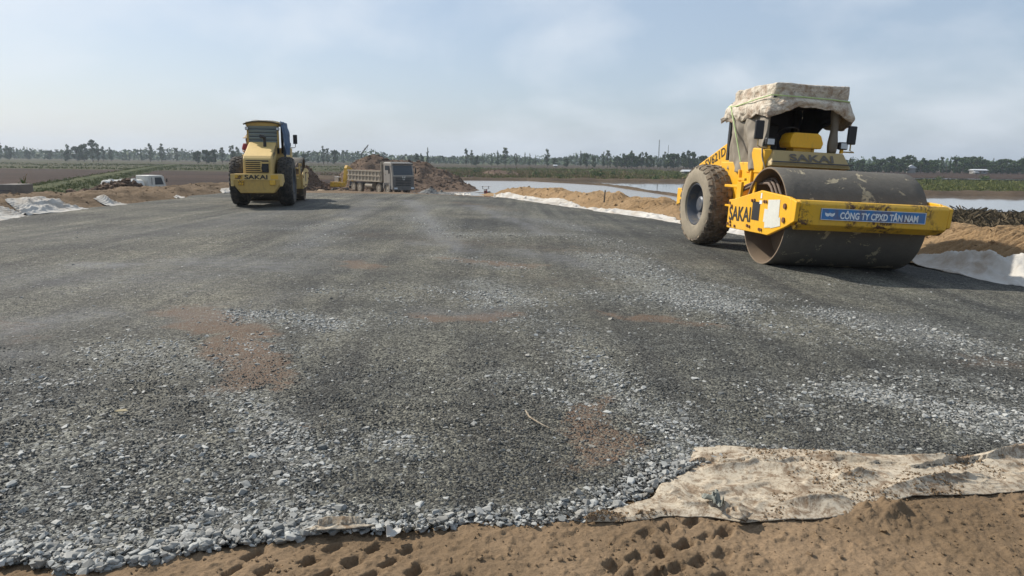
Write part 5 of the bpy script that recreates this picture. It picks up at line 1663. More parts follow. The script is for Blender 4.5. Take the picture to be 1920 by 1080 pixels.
# ------------------------------------------------------------------ trucks
def truck_wheel(parent, x, y, r, w, s):
    g = empty('wheel', (x, y, r)); g.parent = parent
    g.rotation_euler = (0, 0, 0 if s > 0 else PI)
    MB().lathe_x([(-w / 2, r * 0.58), (-w / 2, r * 0.9), (-w * 0.36, r), (w * 0.36, r), (w / 2, r * 0.9), (w / 2, r * 0.58)], 28, closed=True).build('tyre', M['tyre'], g, smooth=40)
    MB().lathe_x([(w * 0.45, r * 0.6), (w * 0.30, r * 0.5), (w * 0.32, r * 0.3), (w * 0.5, r * 0.22), (w * 0.52, 0.0001), (-w * 0.3, 0.0001), (-w * 0.3, r * 0.6)], 24).build('rim', M['dump'], g, smooth=35)
    return g


def dump_truck(loc, yaw):
    root = empty('dump_truck', loc, yaw, 'dusty grey eight wheel dump truck with ribbed tipper body before the spoil heap', 'truck')
    W = 1.22
    cab = MB().prism([(2.95, 0.95), (2.95, 3.12), (4.25, 3.12), (4.5, 2.98), (4.72, 1.85), (4.74, 0.55), (4.3, 0.5), (4.2, 1.0)], -W, W, 'x').build('cab', M['truck_grey'], root, 0.05)
    MB().prism([(4.752, 0.58), (4.735, 1.80), (4.60, 1.82), (4.60, 0.55)], -W * 0.99, W * 0.99, 'x').build('front_panel', M['truck_dark'], cab, 0.02)
    ws = MB().add([(-W * 0.9, 4.722, 1.95), (W * 0.9, 4.722, 1.95), (W * 0.86, 4.535, 2.88), (-W * 0.86, 4.535, 2.88), (-W * 0.9, 4.67, 1.95), (W * 0.9, 4.67, 1.95), (W * 0.86, 4.48, 2.88), (-W * 0.86, 4.48, 2.88)],
                  [(0, 1, 2, 3), (4, 7, 6, 5), (0, 4, 5, 1), (1, 5, 6, 2), (2, 6, 7, 3), (3, 7, 4, 0)])
    ws.build('windscreen', M['glass'], cab)
    MB().box((0, 4.55, 3.05), (2.3, 0.35, 0.12), Matrix.Rotation(R(-15), 4, 'X')).build('sun_visor', M['truck_dark'], cab, 0.02)
    MB().box((0, 3.6, 3.15), (2.3, 1.2, 0.08)).build('roof_edge', M['truck_light'], cab, 0.03)
    for k in range(5):
        MB().box((0, 4.765, 0.95 + k * 0.16), (1.7, 0.04, 0.07)).build('grille_bar', M['black'], cab)
    bp = MB().box((0, 4.72, 0.62), (2.46, 0.26, 0.34)).build('bumper', M['truck_dark'], root, 0.03)
    for s in (-1, 1):
        MB().box((s * 0.95, 4.86, 0.66), (0.36, 0.03, 0.16)).build('headlight', M['lens'], bp)
        dr = MB().box((s * (W + 0.012), 3.75, 1.75), (0.03, 1.05, 1.3)).build('door', M['truck_grey'], cab, 0.01)
        MB().prism([(3.3, 2.15), (3.3, 2.85), (4.1, 2.85), (4.25, 2.15)], s * (W + 0.005) - 0.02, s * (W + 0.005) + 0.02, 'x').build('side_window', M['glass'], cab)
        MB().box((s * (W + 0.03), 3.38, 1.95), (0.02, 0.16, 0.05)).build('handle', M['black'], dr)
        mi = MB().box((s * 1.52, 4.55, 2.35), (0.12, 0.10, 0.55)).build('mirror', M['black'], cab, 0.02)
        MB().tube([(s * 1.2, 4.45, 2.75), (s * 1.5, 4.55, 2.72), (s * 1.52, 4.55, 2.5)], 0.02, 6).build('mirror_arm', M['black'], mi)
        MB().prism([(2.95, 0.6), (2.95, 1.05), (3.15, 1.3), (4.0, 1.3), (4.25, 1.0), (4.25, 0.6), (4.15, 0.6), (4.0, 1.15), (3.2, 1.15), (3.05, 0.6)], s * W - 0.06, s * W + 0.06, 'x').build('mudguard', M['truck_grey'], root)
    em = MB()
    for s in (-1, 1):
        em.box((s * 0.11, 4.785, 1.72), (0.12, 0.02, 0.2), Matrix.Rotation(s * 0.35, 4, 'Y'))
    em.box((0, 4.785, 1.5), (0.25, 0.02, 0.08)).build('emblem', M['truck_light'], cab)
    MB().box((0, -0.8, 0.85), (0.9, 8.2, 0.3)).build('chassis', M['metal'], root)
    bd = MB()
    bd.prism([(-4.65, 1.2), (-4.75, 2.3), (2.45, 2.3), (2.45, 1.2)], -1.2, 1.2, 'x')
    body = bd.build('dump_body', M['dump'], root, 0.02)
    MB().box((0, -1.15, 2.32), (2.2, 6.9, 0.04)).build('load', M['mound'], body)
    for s in (-1, 1):
        for k in range(10):
            MB().box((s * 1.235, -4.3 + k * 0.72, 1.75), (0.09, 0.13, 1.08)).build('rib', M['dump'], body)
        for z in (2.27, 1.78, 1.26):
            MB().box((s * 1.245, -1.15, z), (0.10, 7.15, 0.12)).build('rail', M['dump'], body)
    MB().box((0, 2.52, 2.2), (2.5, 0.12, 2.0)).build('headboard', M['dump'], body, 0.02)
    MB().box((0, 2.75, 2.95), (2.2, 0.45, 0.08)).build('canopy_lip', M['dump'], body)
    MB().box((0, 2.74, 1.9), (1.8, 0.3, 1.6)).build('hoist', M['metal'], root)
    for s in (-1, 1):
        for y in (3.6, 1.85, -2.2, -3.55):
            truck_wheel(root, s * 1.02, y, 0.53, 0.36, s)
        MB().cyl((s * 0.95, -0.9, 0.78), (s * 0.95, 0.6, 0.78), 0.3, n=18).build('fuel_tank', M['dump'], root, smooth=40)
    return root


pt = at(712, 345, 74)
dump_truck((pt.x, 74, FIELD_Z + 0.32), R(180 + 40))


def white_truck(loc, yaw):
    root = empty('water_truck', loc, yaw, 'white tank truck half hidden behind the brown soil ridge', 'truck')
    cab = MB().prism([(0.3, 0.7), (0.3, 2.45), (1.75, 2.45), (1.95, 2.35), (2.15, 1.5), (2.2, 0.6)], -1.0, 1.0, 'x').build('cab', M['white_paint'], root, 0.05)
    for s in (-1, 1):
        MB().prism([(0.95, 1.55), (0.95, 2.25), (1.65, 2.25), (1.9, 1.55)], s * 1.003 - 0.015, s * 1.003 + 0.015, 'x').build('side_window', M['glass'], cab)
        mi = MB().box((s * 1.2, 2.1, 1.95), (0.1, 0.08, 0.34)).build('mirror', M['black'], cab)
        MB().box((s * 1.008, 0.62, 1.9), (0.02, 0.05, 0.7)).build('door_seam', M['metal'], cab)
        for y in (1.4, -2.6):
            truck_wheel(root, s * 0.85, y, 0.45, 0.3, s)
    MB().add([(-0.9, 2.17, 1.5), (0.9, 2.17, 1.5), (0.86, 1.98, 2.3), (-0.86, 1.98, 2.3), (-0.9, 2.12, 1.5), (0.9, 2.12, 1.5), (0.86, 1.93, 2.3), (-0.86, 1.93, 2.3)], [(0, 1, 2, 3), (4, 7, 6, 5), (0, 4, 5, 1), (1, 5, 6, 2), (2, 6, 7, 3), (3, 7, 4, 0)]).build('windscreen', M['glass'], cab)
    tk = MB().lathe_x([(-1.9, 0.0001), (-1.9, 0.55), (-1.8, 0.72), (1.8, 0.72), (1.9, 0.55), (1.9, 0.0001)], 28, M=Matrix.Translation((0, -1.75, 1.35)) @ Matrix.Rotation(PI / 2, 4, 'Z')).build('tank', M['white_paint'], root, smooth=40)
    for y in (-0.6, -1.75, -2.9):
        MB().box((0, y, 2.09), (0.4, 0.3, 0.1)).build('hatch', M['white_paint'], tk)
    MB().box((0, -0.9, 0.65), (0.8, 5.6, 0.22)).build('chassis', M['metal'], root)
    MB().box((0.98, -1.0, 0.85), (0.05, 2.2, 0.4)).build('side_guard', M['blue_tarp'], root)
    return root


pt = at(270, 345, 54)
wtr = white_truck((pt.x + 0.1, 53.2, FIELD_Z + 0.55), R(-28))
wtr.scale = (0.76, 0.76, 0.76)


def excavator(loc, yaw):
    root = empty('excavator', loc, yaw, 'yellow excavator with raised boom beside the large spoil heap', 'excavator')
    for s in (-1, 1):
        MB().prism([(-1.6, 0.0), (-1.9, 0.4), (-1.6, 0.8), (1.6, 0.8), (1.9, 0.4), (1.6, 0.0)], s * 1.05 - 0.25, s * 1.05 + 0.25, 'x').build('track', M['metal'], root, 0.05)
    MB().box((0, -0.3, 1.40), (2.1, 2.2, 0.8)).build('house', M['yellow_worn'], root, 0.06)
    MB().box((0, -1.9, 1.5), (2.5, 0.7, 0.9)).build('counterweight', M['yellow_worn'], root, 0.1)
    cb = MB().box((-0.75, 0.55, 2.0), (0.95, 1.5, 1.7)).build('cab', M['truck_light'], root, 0.06)
    MB().box((-0.75, 1.31, 2.15), (0.8, 0.03, 1.1)).build('front_window', M['glass'], cb)
    for s in (-1, 1):
        MB().box((-0.75 + s * 0.48, 0.55, 2.2), (0.03, 1.2, 0.9)).build('side_window', M['glass'], cb)
    bm_ = MB().prism([(0.9, 1.3), (2.0, 4.4), (2.6, 4.9), (5.0, 4.2), (5.0, 3.9), (2.9, 4.3), (1.7, 1.3)], 0.15, 0.8, 'x').build('boom', M['yellow_worn'], root, 0.04)
    MB().cyl((0.37, 1.6, 1.5), (0.37, 2.4, 2.8), 0.08).build('boom_cylinder', M['metal'], bm_)
    ar = MB().prism([(4.7, 4.4), (5.2, 4.3), (5.6, 1.8), (5.35, 1.8), (4.8, 3.8)], 0.2, 0.55, 'x').build('arm', M['yellow'], root, 0.03)
    MB().prism([(5.2, 1.9), (5.7, 1.8), (5.6, 0.9), (5.0, 0.6), (4.7, 1.1), (5.1, 1.2)], -0.15, 0.9, 'x').build('bucket', M['metal'], root)
    return root


pt = at(637, 340, 81)
exc = excavator((pt.x, 81, FIELD_Z + 0.0), R(-14))
exc.scale = (0.5, 0.5, 0.62)


# ------------------------------------------------------------------ heaps
def heap_obj(name, label, cones, x0, x1, y0, y1, step, mat, seed, rough=0.5, cat='heap'):
    x = np.arange(x0, x1, step); y = np.arange(y0, y1, step)
    X, Y = np.meshgrid(x, y, indexing='ij')
    wx = X + (fbm(X * 0.25, Y * 0.25, 3, seed) - 0.5) * 3.0; wy = Y + (fbm(X * 0.25, Y * 0.25, 3, seed + 2) - 0.5) * 3.0
    Z = np.full(X.shape, -1.0)
    for (cx, cy, rx, ry, h) in cones:
        d = np.sqrt(((wx - cx) / rx) ** 2 + ((wy - cy) / ry) ** 2)
        Z = np.maximum(Z, h * np.clip(1.05 - d, -0.4, 1) ** 1.0)
    Z += (fbm(X * 0.9, Y * 0.9, 5, seed + 5, 0.6) - 0.5) * rough * np.clip(Z + 0.1, 0, 1.5)
    Z += (fbm(X * 3, Y * 3, 3, seed + 8, 0.6) - 0.5) * rough * 0.35 * np.clip(Z + 0.1, 0, 1)
    Zc = Z.copy()
    inside = (Zc > -0.3)
    kp = inside[:-1, :-1] | inside[1:, :-1] | inside[1:, 1:] | inside[:-1, 1:]
    o = link(name, grid_mesh(name, X, Y, Z + FIELD_Z, True, kp), mat)
    n = 500
    ii = rng.integers(0, X.shape[0], n); jj = rng.integers(0, X.shape[1], n)
    ok = Z[ii, jj] > 0.2
    ii, jj = ii[ok], jj[ok]
    sz = np.clip(rng.lognormal(math.log(0.10), 0.5, len(ii)), 0.04, 0.35)
    V, F = stones_np(np.stack([X[ii, jj], Y[ii, jj], Z[ii, jj] + FIELD_Z], -1), sz, ICO_V, ICO_F, (0.6, 1), 0.3, 0.6)
    tag(link('clods', np_mesh('clods', V, F), mat, o), kind='stuff')
    return tag(o, label, cat)


def ridge_heap(name, label, sil, Y0, depth, mat, seed, rough, cat='heap', step=0.2):
    """heap with a given crest line (photo outline at distance Y0) falling off to both sides"""
    pts = [at(px, py, Y0) for px, py in sil]
    cx = np.array([p.x for p in pts]); cz = np.array([max(p.z - FIELD_Z, -0.3) for p in pts])
    x = np.arange(cx[0] - 1, cx[-1] + 1, step); y = np.arange(Y0 - depth, Y0 + depth * 0.8, step)
    X, Y = np.meshgrid(x, y, indexing='ij')
    wx = X + (fbm(X * 0.3, Y * 0.3, 3, seed) - 0.5) * 2.4
    h = np.interp(wx, cx, cz, left=-0.4, right=-0.4)
    yc = Y0 + (fbm(X * 0.15, X * 0, 2, seed + 1) - 0.5) * 3
    t = np.abs(Y - yc) / np.where(Y < yc, depth, depth * 0.8)
    Z = h * np.clip(1 - t ** 1.15 * 1.15, -0.2, 1)
    am = np.clip(Z + 0.1, 0, 1.2)
    lump = 1 - np.abs(2 * fbm(X * 0.55, Y * 0.55, 4, seed + 3, 0.6) - 1) * 2
    Z = Z + lump * rough * 0.55 * am - 0.25 * rough * am
    Z = Z + (fbm(X * 2.2, Y * 2.2, 3, seed + 5, 0.65) - 0.5) * rough * 0.7 * am
    inside = Z > -0.3
    kp = inside[:-1, :-1] | inside[1:, :-1] | inside[1:, 1:] | inside[:-1, 1:]
    o = link(name, grid_mesh(name, X, Y, Z + FIELD_Z, True, kp), mat)
    n = 2600
    ii = rng.integers(0, X.shape[0], n); jj = rng.integers(0, X.shape[1], n)
    ok = Z[ii, jj] > 0.2
    ii, jj = ii[ok], jj[ok]
    sz = np.clip(rng.lognormal(math.log(0.09), 0.5, len(ii)), 0.04, 0.32)
    V, F = stones_np(np.stack([X[ii, jj], Y[ii, jj], Z[ii, jj] + FIELD_Z], -1), sz, ICO_V, ICO_F, (0.6, 1), 0.3, 0.6)
    tag(link('clods', np_mesh('clods', V, F), mat, o), kind='stuff')
    return tag(o, label, cat)


def hx(px, Y):
    return at(px, 340, Y).x


ridge_heap('spoil_heap', 'large reddish brown spoil heap rising behind the dump truck',
           [(620, 362), (640, 342), (655, 318), (672, 303), (690, 294), (702, 289), (716, 291), (730, 297), (745, 302), (765, 303), (785, 303), (800, 305), (812, 312), (828, 318), (845, 325), (862, 333), (880, 348), (898, 361), (912, 372)], 94, 11, M['mound'], 301, 0.5)
heap_obj('gravel_heap', 'low heap of grey gravel beside the dump truck cab', [(hx(800, 66), 66, 3.0, 3, 1.05), (hx(830, 66), 67, 3.2, 3, 0.85)], hx(740, 66), hx(900, 66), 60, 74, 0.15, M['mound_gravel'], 311, 0.4)
heap_obj('sand_heap', 'pale sand heap between the blue covered roller and the dump truck', [(hx(606, 64), 64, 2.3, 3, 1.05), (hx(590, 66), 66, 2.2, 3, 0.7)], hx(560, 64), hx(660, 64), 58, 72, 0.13, M['mound_sand'], 321, 0.15)
ridge_heap('spoil_heap', 'dark brown spoil heap behind the blue covered roller', [(470, 350), (500, 325), (530, 312), (555, 308), (575, 312), (588, 322), (600, 338), (622, 352), (645, 365)], 80, 8, M['mound_dark'], 331, 0.4)
heap_obj('spoil_heap', 'low brown soil mound between the dump truck and the excavator', [(hx(645, 70), 70, 3.6, 3, 0.8), (hx(625, 72), 73, 3, 3, 0.75)], hx(590, 70), hx(700, 70), 64, 80, 0.18, M['mound'], 341, 0.4)
p = at(895, 360, 52)
heap_obj('spoil_heap', 'small brown earth mound with weeds beside the murky pond', [(hx(872, 50), 50, 2.0, 2.5, 1.35), (hx(885, 50), 51, 1.6, 2, 1.0)], hx(835, 50), hx(915, 50), 46, 56, 0.1, M['mound_sand'], 351, 0.35)
heap_obj('spoil_heap', 'small reddish earth mound beyond the ponds among weeds', [(hx(932, 190), 190, 5, 5, 1.3), (hx(950, 190), 192, 4, 4, 1.0)], hx(905, 190), hx(975, 190), 182, 200, 0.4, M['mound'], 361, 0.5)
ridge_heap('spoil_heap', 'brown soil mound heaped against the white tank truck', [(150, 362), (185, 356), (205, 352), (222, 345), (238, 340), (252, 341), (262, 347), (270, 356), (280, 364)], 46, 3, M['mound'], 371, 0.35, step=0.1)

# ------------------------------------------------------------------ culvert box, stakes, motorbike
pc = at(30, 354, 30)
cb_ = empty('concrete_culvert', (pc.x, 30, 0), R(-4), 'weathered grey concrete culvert box behind the brown soil ridge', 'culvert')
zt = at(30, 345, 30).z
hgt = zt - (-1.6)
MB().box((0, 0, -1.6 + hgt / 2), (0.86, 0.9, hgt)).build('wall', M['concrete'], cb_, 0.03)
MB().box((0.0, -0.66, zt - 0.25), (0.5, 0.02, 0.05)).build('joint', M['metal'], cb_)
pl = empty('weed_plant', (at(44, 345, 31.5).x, 31.5, -1.2), 0, 'leafy green weed with one pale stalk growing behind the concrete culvert box', 'plant')
ztop = at(44, 326, 31.5).z + 1.2
mb = MB()
for k in range(9):
    a = random.uniform(0, 6.28); l = random.uniform(0.2, 0.45)
    b0 = Vector((0, 0, ztop - 0.5)); t1 = b0 + Vector((math.cos(a) * l * 0.5, math.sin(a) * l * 0.5, 0.1 + 0.3 * random.random()))
    s = Vector((-math.sin(a), math.cos(a), 0)) * 0.035
    mb.add([b0, (b0 + t1) / 2 + s, t1, (b0 + t1) / 2 - s], [(0, 1, 2, 3)])
mb.build('leaves', M['leaf_mid'], pl)
MB().cyl((0, 0, 0), (0.05, 0, ztop - 0.1), 0.02, 0.012, 6).cyl((0.03, 0, ztop - 0.45), (0.18, 0, ztop), 0.018, 0.012, 6).build('stalk', M['dry_grass'], pl)

for (px, py, Y, h, lb) in [(1133, 363, 24.5, 0.12, 'short wooden stake standing on the furrowed sand ridge'), (913, 360, 47, 0.0, '')]:
    if h:
        p = at(px, py, Y)
        s = MB().cyl((0, 0, -0.3), (0.03, 0, h), 0.03, 0.022, 7).build('wooden_stake', M['wood'], loc=(p.x, Y, p.z))
        tag(s, lb, 'stake')


def motorbike(loc, yaw):
    root = empty('motorbike', loc, yaw, 'small red motorbike parked by the murky pond near the sand ridge end', 'motorbike')
    for y in (-0.62, 0.62):
        w = MB().lathe_x([(-0.05, 0.22), (-0.05, 0.27), (0, 0.29), (0.05, 0.27), (0.05, 0.22)], 24, closed=True).build('wheel', M['black'], root, smooth=40, loc=(0, y, 0.29))
        MB().lathe_x([(-0.02, 0.0001), (-0.02, 0.225), (0.02, 0.225), (0.02, 0.0001)], 16).build('rim', M['metal'], w)
    MB().prism([(-0.55, 0.62), (-0.35, 0.35), (0.2, 0.3), (0.42, 0.75), (0.5, 1.0), (0.35, 1.02), (0.15, 0.6), (-0.2, 0.66)], -0.13, 0.13, 'x').build('fairing', M['red_plastic'], root, 0.03)
    MB().box((0, -0.25, 0.76), (0.24, 0.75, 0.12)).build('seat', M['black'], root, 0.04)
    MB().tube([(-0.28, 0.32, 1.06), (-0.1, 0.42, 1.02), (0.1, 0.42, 1.02), (0.28, 0.32, 1.06)], 0.018, 6).build('handlebar', M['metal'], root)
    MB().cyl((0, 0.62, 0.29), (0, 0.42, 1.0), 0.03).build('fork', M['metal'], root)
    MB().box((0, 0.52, 0.98), (0.2, 0.1, 0.18)).build('headlight', M['white_paint'], root, 0.03)
    for s in (-1, 1):
        MB().box((s * 0.24, 0.36, 1.2), (0.1, 0.03, 0.07)).cyl((s * 0.24, 0.36, 1.03), (s * 0.24, 0.36, 1.2), 0.012, n=5).build('mirror', M['black'], root)
    MB().box((0, -0.72, 0.72), (0.12, 0.3, 0.05)).build('rear_guard', M['white_paint'], root)


pm = at(913, 356, 56)
motorbike((pm.x, 56, pm.z - 0.95), R(165))

# crane jib and masts far away
pc = at(677, 297, 240)
cr = empty('crane', (pc.x, 240, FIELD_Z), 0, 'slim grey crane with bent jib far behind the spoil heap', 'crane')
top_ = at(678, 288, 240); tip = at(690.5, 271.5, 240)
MB().cyl((0, 0, 0), (top_.x - pc.x, 0, top_.z - FIELD_Z), 0.30, 0.22, 8).build('mast', M['metal'], cr)
mid = Vector((top_.x - pc.x, 0, top_.z - FIELD_Z)); tp = Vector((tip.x - pc.x, 0, tip.z - FIELD_Z))
MB().cyl(mid, tp, 0.24, 0.16, 8).build('jib', M['metal'], cr)
MB().cyl(tp, tp + Vector((-0.6, 0, -2.0)), 0.05, n=6).build('cable', M['metal'], cr)
MB().box((0, 0, 1.0), (2.5, 5, 2.0)).build('base', M['yellow_pale'], cr)
for (px, py0, Y, r, lb) in [(1236.5, 262, 520, 0.42, 'tall thin lattice mast standing above the tree belt'), (1253.5, 272, 760, 0.30, 'fainter thin mast beside the tall lattice mast')]:
    t = at(px, py0, Y); h = t.z - FIELD_Z
    ms = empty('radio_mast', (t.x, Y, FIELD_Z), 0, lb, 'mast')
    mb = MB()
    for k in range(3):
        a = 2 * PI * k / 3
        mb.cyl((math.cos(a) * r, math.sin(a) * r, 0), (math.cos(a) * r * 0.6, math.sin(a) * r * 0.6, h), 0.09, n=5)
    mb.build('legs', M['metal'], ms)
    br = MB()
    nb = int(h / 1.6)
    for k in range(nb):
        z = k * h / nb
        for q in range(3):
            a = 2 * PI * q / 3; b = 2 * PI * ((q + 1) % 3) / 3
            br.cyl((math.cos(a) * r * 0.8, math.sin(a) * r * 0.8, z), (math.cos(b) * r * 0.8, math.sin(b) * r * 0.8, z + h / nb), 0.05, n=4)
    br.build('bracing', M['metal'], ms)


# ------------------------------------------------------------------ trees
def leaf_cloud(clumps, per, size, seed):
    r = np.random.default_rng(seed)
    out = []
    for (c, rad) in clumps:
        n = max(6, int(per * (rad[0] * rad[1] * rad[2]) ** 0.667))
        d = r.normal(0, 1, (n, 3)); d /= np.linalg.norm(d, axis=1)[:, None]
        out.append(np.array(c) + d * (r.uniform(0.25, 1, (n, 1)) ** 0.5) * np.array(rad))
    P = np.concatenate(out); n = len(P)
    a = r.normal(0, 1, (n, 3)); a /= np.linalg.norm(a, axis=1)[:, None]
    b = np.cross(a, r.normal(0, 1, (n, 3))); b /= np.linalg.norm(b, axis=1)[:, None]
    s = (size * r.uniform(0.6, 1.3, n))[:, None]
    V = np.stack([P - a * s, P + b * s * 0.6, P + a * s, P - b * s * 0.6], 1)
    return V.reshape(-1, 3), np.arange(n * 4).reshape(-1, 4)


def tree_proto(kind, seed):
    """unit tree, 10 m tall; returns trunk mesh and crown mesh"""
    r = random.Random(seed)
    tr = MB(); cl = []
    if kind == 'tall':
        tr.tube([(0, 0, 0), (0.15, 0, 3), (0.0, 0.1, 6.5), (0.1, 0, 9.4)], [0.20, 0.16, 0.10, 0.03], 7)
        for k in range(20):
            z = r.uniform(1.6, 9.5); a = r.uniform(0, 6.28); w = 1.7 * (1 - abs(z - 5.8) / 6.5)
            x, y = math.cos(a) * w * r.uniform(0.2, 1), math.sin(a) * w * r.uniform(0.2, 1)
            tr.cyl((0.05, 0, z - 1.0), (x, y, z), 0.05, 0.02, 5)
            cl.append(((x, y, z), (r.uniform(0.45, 0.85), r.uniform(0.45, 0.85), r.uniform(0.4, 0.75))))
        size, per = 0.36, 80
    elif kind == 'slim':
        tr.tube([(0, 0, 0), (0.1, 0, 5), (0, 0, 9.7)], [0.18, 0.11, 0.02], 7)
        for k in range(16):
            z = 1.6 + k * 0.53; w = 1.05 * (1 - (z - 1.6) / 10) * r.uniform(0.7, 1.2); a = r.uniform(0, 6.28)
            tr.cyl((0, 0, z - 0.4), (math.cos(a) * w * 0.7, math.sin(a) * w * 0.7, z), 0.04, 0.015, 5)
            cl.append(((math.cos(a) * w * 0.45, math.sin(a) * w * 0.45, z), (w, w, 0.55)))
        size, per = 0.34, 80
    elif kind == 'bushy':
        tr.tube([(0, 0, 0), (0.2, 0, 2), (0.1, 0, 4.5)], [0.3, 0.24, 0.12], 7)
        for k in range(20):
            a = r.uniform(0, 6.28); q = r.uniform(0, 1) ** 0.5; z = r.uniform(1.6, 8.8)
            w = 4.0 * math.sqrt(max(0.05, 1 - ((z - 4.6) / 5.0) ** 2)) * q * 0.85
            x, y = math.cos(a) * w, math.sin(a) * w
            tr.cyl((0.1, 0, min(4.2, z * 0.6)), (x, y, z), 0.08, 0.03, 5)
            cl.append(((x, y, z), (r.uniform(0.9, 1.7), r.uniform(0.9, 1.7), r.uniform(0.7, 1.3))))
        size, per = 0.46, 62
    elif kind == 'spreading':
        tr.tube([(0, 0, 0), (0.2, 0, 3), (0.4, 0, 5)], [0.5, 0.4, 0.25], 7)
        for k in range(22):
            a = r.uniform(0, 6.28); q = r.uniform(0, 1) ** 0.5; w = 7.2 * q; z = 8.6 - 2.6 * q ** 2 + r.uniform(-0.6, 0.4)
            tr.cyl((0.3, 0, 4.5), (math.cos(a) * w, math.sin(a) * w, z), 0.12, 0.04, 5)
            cl.append(((math.cos(a) * w, math.sin(a) * w, z), (r.uniform(1.2, 2.0), r.uniform(1.2, 2.0), r.uniform(0.7, 1.2))))
        size, per = 0.46, 60
    else:  # palm
        tr.tube([(0, 0, 0), (0.5, 0, 4), (0.7, 0, 8.6)], [0.22, 0.17, 0.14], 7)
        V = []; F = []
        for k in range(18):
            a = 2 * PI * k / 18 + r.uniform(-0.2, 0.2); up = r.uniform(0.1, 1.4); L = r.uniform(2.2, 3.0)
            d = np.array([math.cos(a), math.sin(a), 0]); sd = np.array([-math.sin(a), math.cos(a), 0])
            pr = None
            for q in range(6):
                t = q / 5
                c = np.array([0.7, 0, 8.6]) + d * L * t * (0.9 if up > 0.8 else 1) + np.array([0, 0, up * t * 1.6 - 2.6 * t * t])
                w = 0.34 * math.sin(min(1, t * 1.15 + 0.12) * PI) + 0.03
                i = len(V); V += [c - sd * w - np.array([0, 0, 0.12]), c, c + sd * w - np.array([0, 0, 0.12])]
                if pr is not None:
                    F += [(pr, pr + 1, i + 1, i), (pr + 1, pr + 2, i + 2, i + 1)]
                pr = i
        return tr.mesh('trunk', 60), np_mesh('crown', np.array(V), np.array(F))
    V, F = leaf_cloud(cl, per, size, seed)
    return tr.mesh('trunk', 60), np_mesh('crown', V, F)


TREE_KINDS = {
    'tall': ('tall open crowned greyish tree in the far tree line', 'tall_tree', 'leaf_grey'),
    'slim': ('slim upright tree with narrow crown in the far tree line', 'slim_tree', 'leaf_dark'),
    'bushy': ('broad bushy dark green tree in the far tree line', 'bushy_tree', 'leaf_dark'),
    'spreading': ('wide flat topped spreading tree rising above the tree belt', 'spreading_tree', 'leaf_dark'),
    'palm': ('palm tree with drooping fronds in the far tree line', 'palm_tree', 'leaf_mid'),
}
PROTO = {}
for k in TREE_KINDS:
    PROTO[k] = []
    for v in range(4 if k in ('tall', 'bushy', 'slim') else 2):
        tm, cm = tree_proto(k, 900 + 37 * v + len(k) * 11)
        tm.materials.append(M['bark']); cm.materials.append(M[TREE_KINDS[k][2]])
        PROTO[k].append((tm, cm))
# tall trees also in a mid green
tr_i = 0


def tree(kind, px, Y, hpx, ws=1.0, label=None, group=None):
    """a tree standing on the field where photo column px meets distance Y, hpx tall in the photo"""
    global tr_i
    p = at(px, 320, Y)
    h = hpx * Y / FPX
    lb, nm, _ = TREE_KINDS[kind]
    where = next(w for lim, w in ((225, 'beyond the brown field behind the culvert'), (350, 'beyond the fields behind the white tank truck'), (460, 'beyond the fields beside the far roller cab'), (700, 'between the far roller and the spoil heap'), (915, 'beyond the weeds behind the spoil heap'), (1015, 'across the pond from the sand ridge'), (1145, 'across the ponds behind the thin mud dike'), (9999, 'in the dense belt behind the water strip')) if px < lim)
    lb = lb.replace('in the far tree line', where)
    root = empty(nm, (p.x, Y, FIELD_Z - 0.15), random.uniform(0, 6.28), label or lb, 'tree', group or (nm.replace('_', ' ') + 's of the far tree line'))
    tm, cm = PROTO[kind][tr_i % len(PROTO[kind])]
    tr_i += 1
    s = h / 10.0
    root.scale = (s * ws, s * ws, s)
    link('trunk', tm, None, root); link('crown', cm, None, root)
    return root


